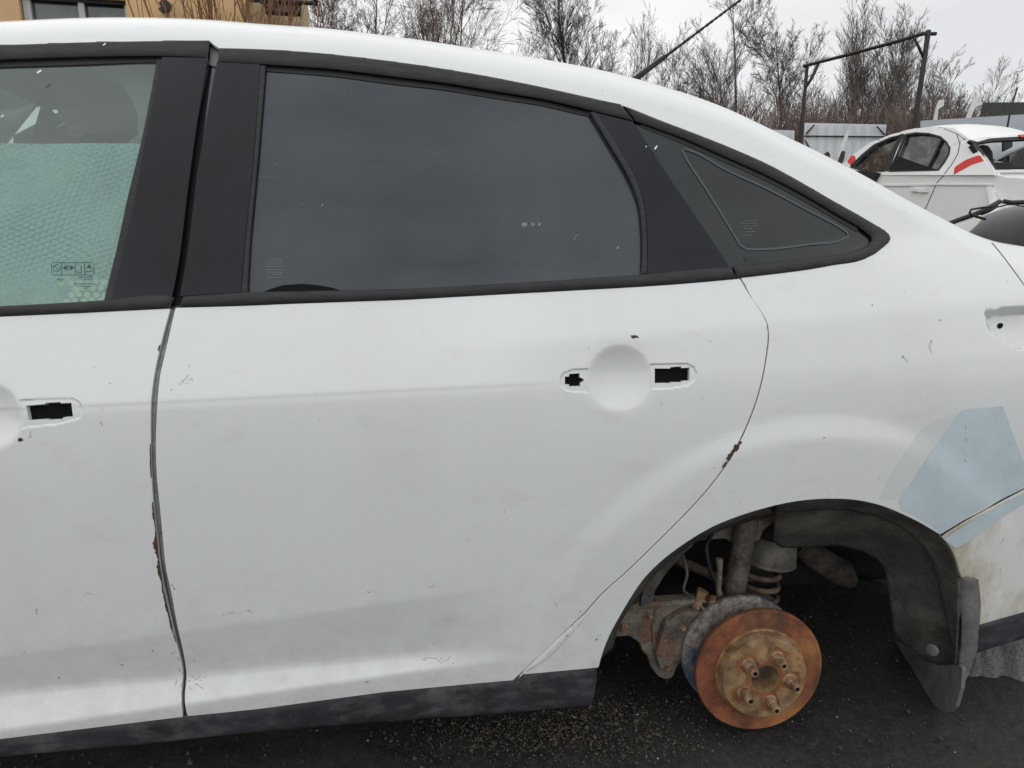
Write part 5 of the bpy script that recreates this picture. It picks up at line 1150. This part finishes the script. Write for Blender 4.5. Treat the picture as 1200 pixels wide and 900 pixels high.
fence('sheet_fence', 'added white ribbed panel standing in for a pale car, seen through the front door window', [(-330, 105), (92, 116), (92, 300), (-330, 300)], 6.2, 6.0, M['whitepaint'], 14, 'sheet metal fence panels')  # added panel in place of the pale car beyond the cabin
# ================================================================== FAR WHITE CAR (rear three-quarter)
D2 = 8.3
az = YAW+math.atan((1085-600)/F)
hx = az-R_(48); hv = np.array([math.sin(hx), math.cos(hx), 0.])        # heading (nose)
wv = np.array([math.cos(hx), -math.sin(hx), 0.])                       # to the car's right
q0 = at(1085, 203, D2)                                                # a point on the belt line of its near side
gz0 = ground_z(q0[0], q0[1])
lean_n = -wv*math.cos(R_(16))+np.array([0, 0, 1])*math.sin(R_(16))   # glasshouse side normal
low_n = -wv
BC = thing('white_saloon', 'far white saloon with red tape on its rear pillar and no rear screen', 'car', (q0[0], q0[1], gz0))
M['paint2'] = mat('far_white_paint', (.79, .80, .80), .35, coat=.3, nscale=2, namt=.05)
M['redtape'] = mat('red_tape', (.62, .025, .022), .45)
M['farglass'] = mat('far_glass', (.10, .10, .095), .05, spec=.7, nscale=9, col2=(.015, .015, .017), lo=.45, hi=.6)  # pale mottling stands for bright reflections, put into the colour
M['white_in'] = mat('bare_white_inner', (.62, .63, .62), .5)
def side(px, off, upper):
    return on_plane(px, q0, lean_n if upper else low_n)+(lean_n if upper else low_n)*off
def bp(name, px, m, off, th, upper=True, bev=0):
    V = side(px, off, upper); n = lean_n if upper else low_n
    b = MB(); b.prism(V, -n*th); return kid(b.build(name, m, None, bev), BC)
# side of the glasshouse with openings: outline and window as a ring (CDT in the side plane)
def ringplate(name, outline, holes, m, off, th, upper=True):
    n = lean_n if upper else low_n; ax1 = hv; ax2 = np.cross(n, hv); ax2 = ax2 if ax2[2] > 0 else -ax2
    def to2(px): V = side(px, off, upper)-q0; return np.c_[V@ax1, V@ax2]
    O = dens(to2(outline), .05); Hs = [dens(to2(h), .03) for h in holes]; loops = [O]+Hs; B = np.vstack(loops); E = []; b = 0
    for lp in loops: E += [(b+i, b+(i+1) % len(lp)) for i in range(len(lp))]; b += len(lp)
    vo, eo, fo, *_ = delaunay_2d_cdt([Vector(map(float, p)) for p in B], E, [], 0, 1e-7)
    Q = np.array([(v.x, v.y) for v in vo]); T = np.array(fo); c = Q[T].mean(1); ok = inside(c, O)
    for h in Hs: ok &= ~inside(c, h)
    V = q0+Q[:, :1]*ax1+Q[:, 1:]*ax2+n*off
    o = mesh(name, V, [tuple(t) for t in T[ok]], m); kid(o, BC); s = o.modifiers.new('t', 'SOLIDIFY'); s.thickness = th; s.offset = 0
    return o
roofl = [(960, 222), (985, 196), (992, 190), (1000, 182), (1020, 168), (1045, 158), (1065, 152.5), (1085, 149.5), (1100, 149), (1118, 150.5), (1130, 158), (1136, 164), (1143, 172), (1152, 184), (1160, 196), (1166, 200), (1166, 206)]
w1 = [(998, 196), (1012, 182), (1026, 170.5), (1044, 162.5), (1057, 158.5), (1050, 172), (1042, 187), (1036, 201), (1012, 200)]
w2 = [(1062, 158.5), (1075, 156.5), (1090, 157.5), (1103, 161), (1110, 167), (1114, 174), (1113, 181), (1108, 190), (1101, 199.5), (1043, 201), (1052, 183)]
bp('upper_side', roofl+[(1166, 206), (960, 206)] if False else roofl, M['paint2'], -.05, .03)
ringplate('door_frames', roofl[:-1]+[(1166, 205.5), (958, 205.5)], [w1, w2], M['paint2'], 0, .03)
def lerp_px(p, k):
    c = np.mean(p, 0); return [tuple(c+(np.array(q)-c)*k) for q in p]
bp('window_glass', w1, M['farglass'], -.02, .012); bp('window_glass', w2, M['farglass'], -.02, .012)
sealw = 2.2
for wpx in (w1, w2):
    p = wpx+wpx[:1]; o = bp('window_seal', ribbon_px(p, [sealw]*len(p)), M['seal'], .020, .012)
bp('window_divider', ribbon_px([(1104, 162.5), (1095, 182), (1086, 200)], 2.2), M['seal'], .006, .02)
bp('pillar_trim', [(1057, 157.5), (1061, 157.5), (1052, 176), (1043, 201), (1035.5, 201.5), (1043, 184)], M['seal'], .021, .01)
# lower side
bp('lower_side', [(955, 204.5), (1166, 204.5), (1180, 208), (1240, 212), (1240, 330), (930, 330), (930, 230)], M['paint2'], .0, .05, False)
bp('belt_swage', ribbon_px([(1030, 217), (1060, 217), (1100, 216), (1165, 216.5)], 2.4), M['paint2'], .016, .014, False, .004)
for pl, wd, upr in (([(1122, 157), (1126, 168), (1124, 180), (1116, 194), (1108, 204)], .8, True), ([(1108, 204), (1098, 214), (1092, 228), (1084, 246), (1082, 262)], .8, False), ([(1107, 151), (1124, 158), (1133, 165)], .6, True)):
    bp('door_seam', ribbon_px(pl, wd), M['seal'], .017 if upr else .002, .004, upr)
# handle
o = bp('door_handle', [(1069, 221), (1074, 220), (1083, 221), (1088, 220), (1088, 225.5), (1082, 226), (1074, 224.5), (1069, 225)], M['paint2'], .03, .04, False, .006)
# mirror and dark dash at the front window
bp('mirror', [(999, 200), (1020, 200), (1033, 203), (1027, 213), (1022, 213), (1010, 206)], M['seal'], .05, .10, False, .01)
# red tape
bp('red_tape', [(1119.5, 199), (1121, 196), (1133, 188), (1147, 183), (1150, 183), (1154, 189), (1140, 193.5), (1128, 200), (1119, 205)], M['redtape'], .020, .004)
bp('red_tape', [(994, 190), (999, 183), (1003, 183), (1004, 188), (998, 194)], M['redtape'], .022, .004)
# roof skin: swept across the car from the side's top edge
rl = np.array(roofl[3:12], float); e = side(dens(rl, 6, False), 0.0, True); n = len(e); V = []
for j in range(9):
    t = j/8; V.append(e+wv*1.12*t+np.array([0, 0, 1])*(.055*4*t*(1-t)))
V = np.vstack(V); kid(mesh('roof', V, [(j*n+i, j*n+i+1, (j+1)*n+i+1, (j+1)*n+i) for j in range(8) for i in range(n-1)], M['paint2'], None, True), BC)
# rear: plane across the car at the rear pillar
rq = side([(1150, 183)], 0, True)[0]; rn = -hv*math.cos(R_(35))+np.array([0, 0, 1])*math.sin(R_(35))
def rp(name, px, m, off, th, bev=0): V = on_plane(px, rq, rn)+rn*off; b = MB(); b.prism(V, -rn*th); return kid(b.build(name, m, None, bev), BC)
rp('screen_surround', [(1136, 163.5), (1230, 153), (1260, 152), (1260, 158), (1200, 159.5), (1160, 162), (1146, 166)], M['paint2'], 0, .04)
rp('screen_edge', [(1136, 164.5), (1160, 161.5), (1260, 157), (1260, 160), (1165, 164.5), (1142, 168)], M['seal'], -.01, .03)
rp('screen_surround', [(1160, 196), (1164, 199.5), (1260, 198), (1260, 202), (1166, 202.5), (1158, 198)], M['white_in'], .005, .06)
rp('screen_edge', [(1140, 168), (1146, 168), (1164, 190), (1170, 197), (1163, 198.5), (1154, 187)], M['seal'], -.01, .05)
rp('boot_panel', [(1160, 202), (1260, 201), (1290, 330), (1168, 330), (1166, 232)], M['paint2'], -.02, .05)
rp('lamp_recess', [(1166, 217), (1180, 214), (1240, 212), (1250, 260), (1200, 262), (1176, 250)], M['white_in'], .0, .03, .008)
rp('lamp_hole', [(1177, 225), (1184, 221.5), (1193, 221), (1203, 219), (1203, 226), (1192, 227), (1185, 230), (1179, 228)], M['dark'], .006, .01)
# cabin seen through the missing screen
def inner(name, px, m, depth, th=.06, bev=.01):
    b = MB(); b.prism([at(u, v, depth) for u, v in px], fw*th); return kid(b.build(name, m, None, bev), BC)
inner('parcel_shelf', [(1150, 190), (1185, 190), (1186, 199), (1156, 199)], M['seal'], D2+.55)
inner('headrest', [(1145, 172), (1152, 168.5), (1159, 170), (1164, 177), (1166, 194), (1154, 194), (1148, 184)], M['fabric'], D2+.5, .1, .03)
inner('far_pillar', [(1177, 164), (1187, 164.5), (1187, 172), (1177, 177)], M['seal'], D2+1.3)
inner('far_window_glass', [(1166, 187), (1180, 181), (1205, 170), (1230, 168), (1230, 196), (1190, 195), (1180, 190)], M['farglass'], D2+1.2, .02, 0)
inner('far_window_frame', [(1165, 186), (1180, 178.5), (1205, 167.5), (1205, 170), (1180, 181), (1167, 188.5)], M['sheetmetal2'], D2+1.15, .03, 0)
inner('cabin_far_side', [(1146, 166), (1210, 164), (1240, 164), (1240, 200), (1166, 200)], M['sheetmetal'], D2+1.5, .03, 0)
inner('seat_shadow_panel', [(1186, 190), (1194, 176), (1205, 172), (1205, 197), (1186, 197)], M['fabric'], D2+1.0, .05, .01)
rp('red_tape', [(1192, 158.5), (1215, 157), (1215, 160.5), (1197, 161.5)], M['redtape'], .008, .004)
# A-pillar and windscreen edge, bonnet side, beyond the near car
bp('windscreen_edge', ribbon_px([(1000, 180), (1001, 173), (1020, 162), (1040, 154)], 1.8), M['seal'], -.3, .03)
kid(MB().box(tuple(q0+hv*.2+wv*.72+np.array([0, 0, -.55])), (.2, .2, .4)).build('cabin_floor', M['under']), BC)
# ================================================================== DARK WRECK between the two cars
DW = 3.6
DWT = thing('dark_car_wing', 'glossy dark purple car wing with torn black trim, right of the near car boot', 'car part', tuple(at(1180, 300, DW)))
M['darkpaint'] = mat('dark_plum_paint', (.014, .009, .015), .3, coat=.0, spec=.45, nscale=30, namt=.2)
c = at(1222, 322, DW+.25); ex = .37; 
V = []; Fc = []; nu, nv = 40, 24
for j in range(nv):
    ph = math.pi/2*j/(nv-1)
    for i in range(nu):
        th = 2*math.pi*i/nu; ce, se = math.cos(ph)**.75, math.sin(ph)**.85
        V.append(c+rt*ex*1.05*ce*math.cos(th)+np.array([0, 0, 1])*.37*se+np.array([fw[0], fw[1], 0])*.55*ce*math.sin(th))
Fc = [(j*nu+i, j*nu+(i+1) % nu, (j+1)*nu+(i+1) % nu, (j+1)*nu+i) for j in range(nv-1) for i in range(nu)]
kid(mesh('wing', V, Fc, M['darkpaint'], None, True), DWT)
def dbar(pts, rad, name, m='seal', d=DW-.1):
    b = MB(); b.tube([at(u, v, d) for u, v in pts], rad, 8); kid(b.build(name, M[m]), DWT)
dbar([(1108, 264), (1120, 259), (1140, 252), (1152, 247), (1172, 236)], .011, 'torn_trim', d=DW-.3)
dbar([(1136, 250), (1138, 245.5), (1150, 243.5), (1163, 242), (1174, 236)], .005, 'torn_trim', d=DW-.35)
dbar([(1137, 251), (1145, 254), (1155, 257)], .006, 'torn_trim', d=DW-.35)
dbar([(1150, 250), (1160, 246), (1168, 241)], .010, 'torn_trim', d=DW-.3)
dbar([(1176, 236), (1185, 237.5), (1200, 237), (1215, 238)], .011, 'torn_trim', d=DW-.1)
dbar([(1168, 243), (1180, 240), (1190, 240), (1205, 243)], .003, 'torn_trim', d=DW-.2)
b = MB(); b.prism([at(u, v, DW) for u, v in [(1115, 266), (1140, 257.5), (1152, 256), (1146, 263), (1136, 272), (1120, 276)]], fw*.03); kid(b.build('bare_panel_edge', M['white_in'], None, .004), DWT)
V2 = []; zl = [0, -.12, -.28, -.46, -.62]; kl = [1, 1.02, 1.0, .96, .90]
for dz, k_ in zip(zl, kl):
    for i in range(nu):
        th = 2*math.pi*i/nu; V2.append(c+rt*ex*1.05*k_*math.cos(th)+np.array([0, 0, dz])+np.array([fw[0], fw[1], 0])*.55*k_*math.sin(th))
kid(mesh('wing_side', V2, [(j*nu+i, j*nu+(i+1) % nu, (j+1)*nu+(i+1) % nu, (j+1)*nu+i) for j in range(4) for i in range(nu)], M['darkpaint'], None, True), DWT)
b = MB(); gw = ground_z(c[0], c[1]); b.lathe([(0, -.10), (.20, -.10), (.29, -.10), (.31, -.07), (.31, .07), (.29, .10), (0, .1)], (c[0]+.05, c[1]-.15, gw+.31), (0, 1, 0), 36); kid(b.build('wheel', M['seal'], None, 0, .7), DWT)
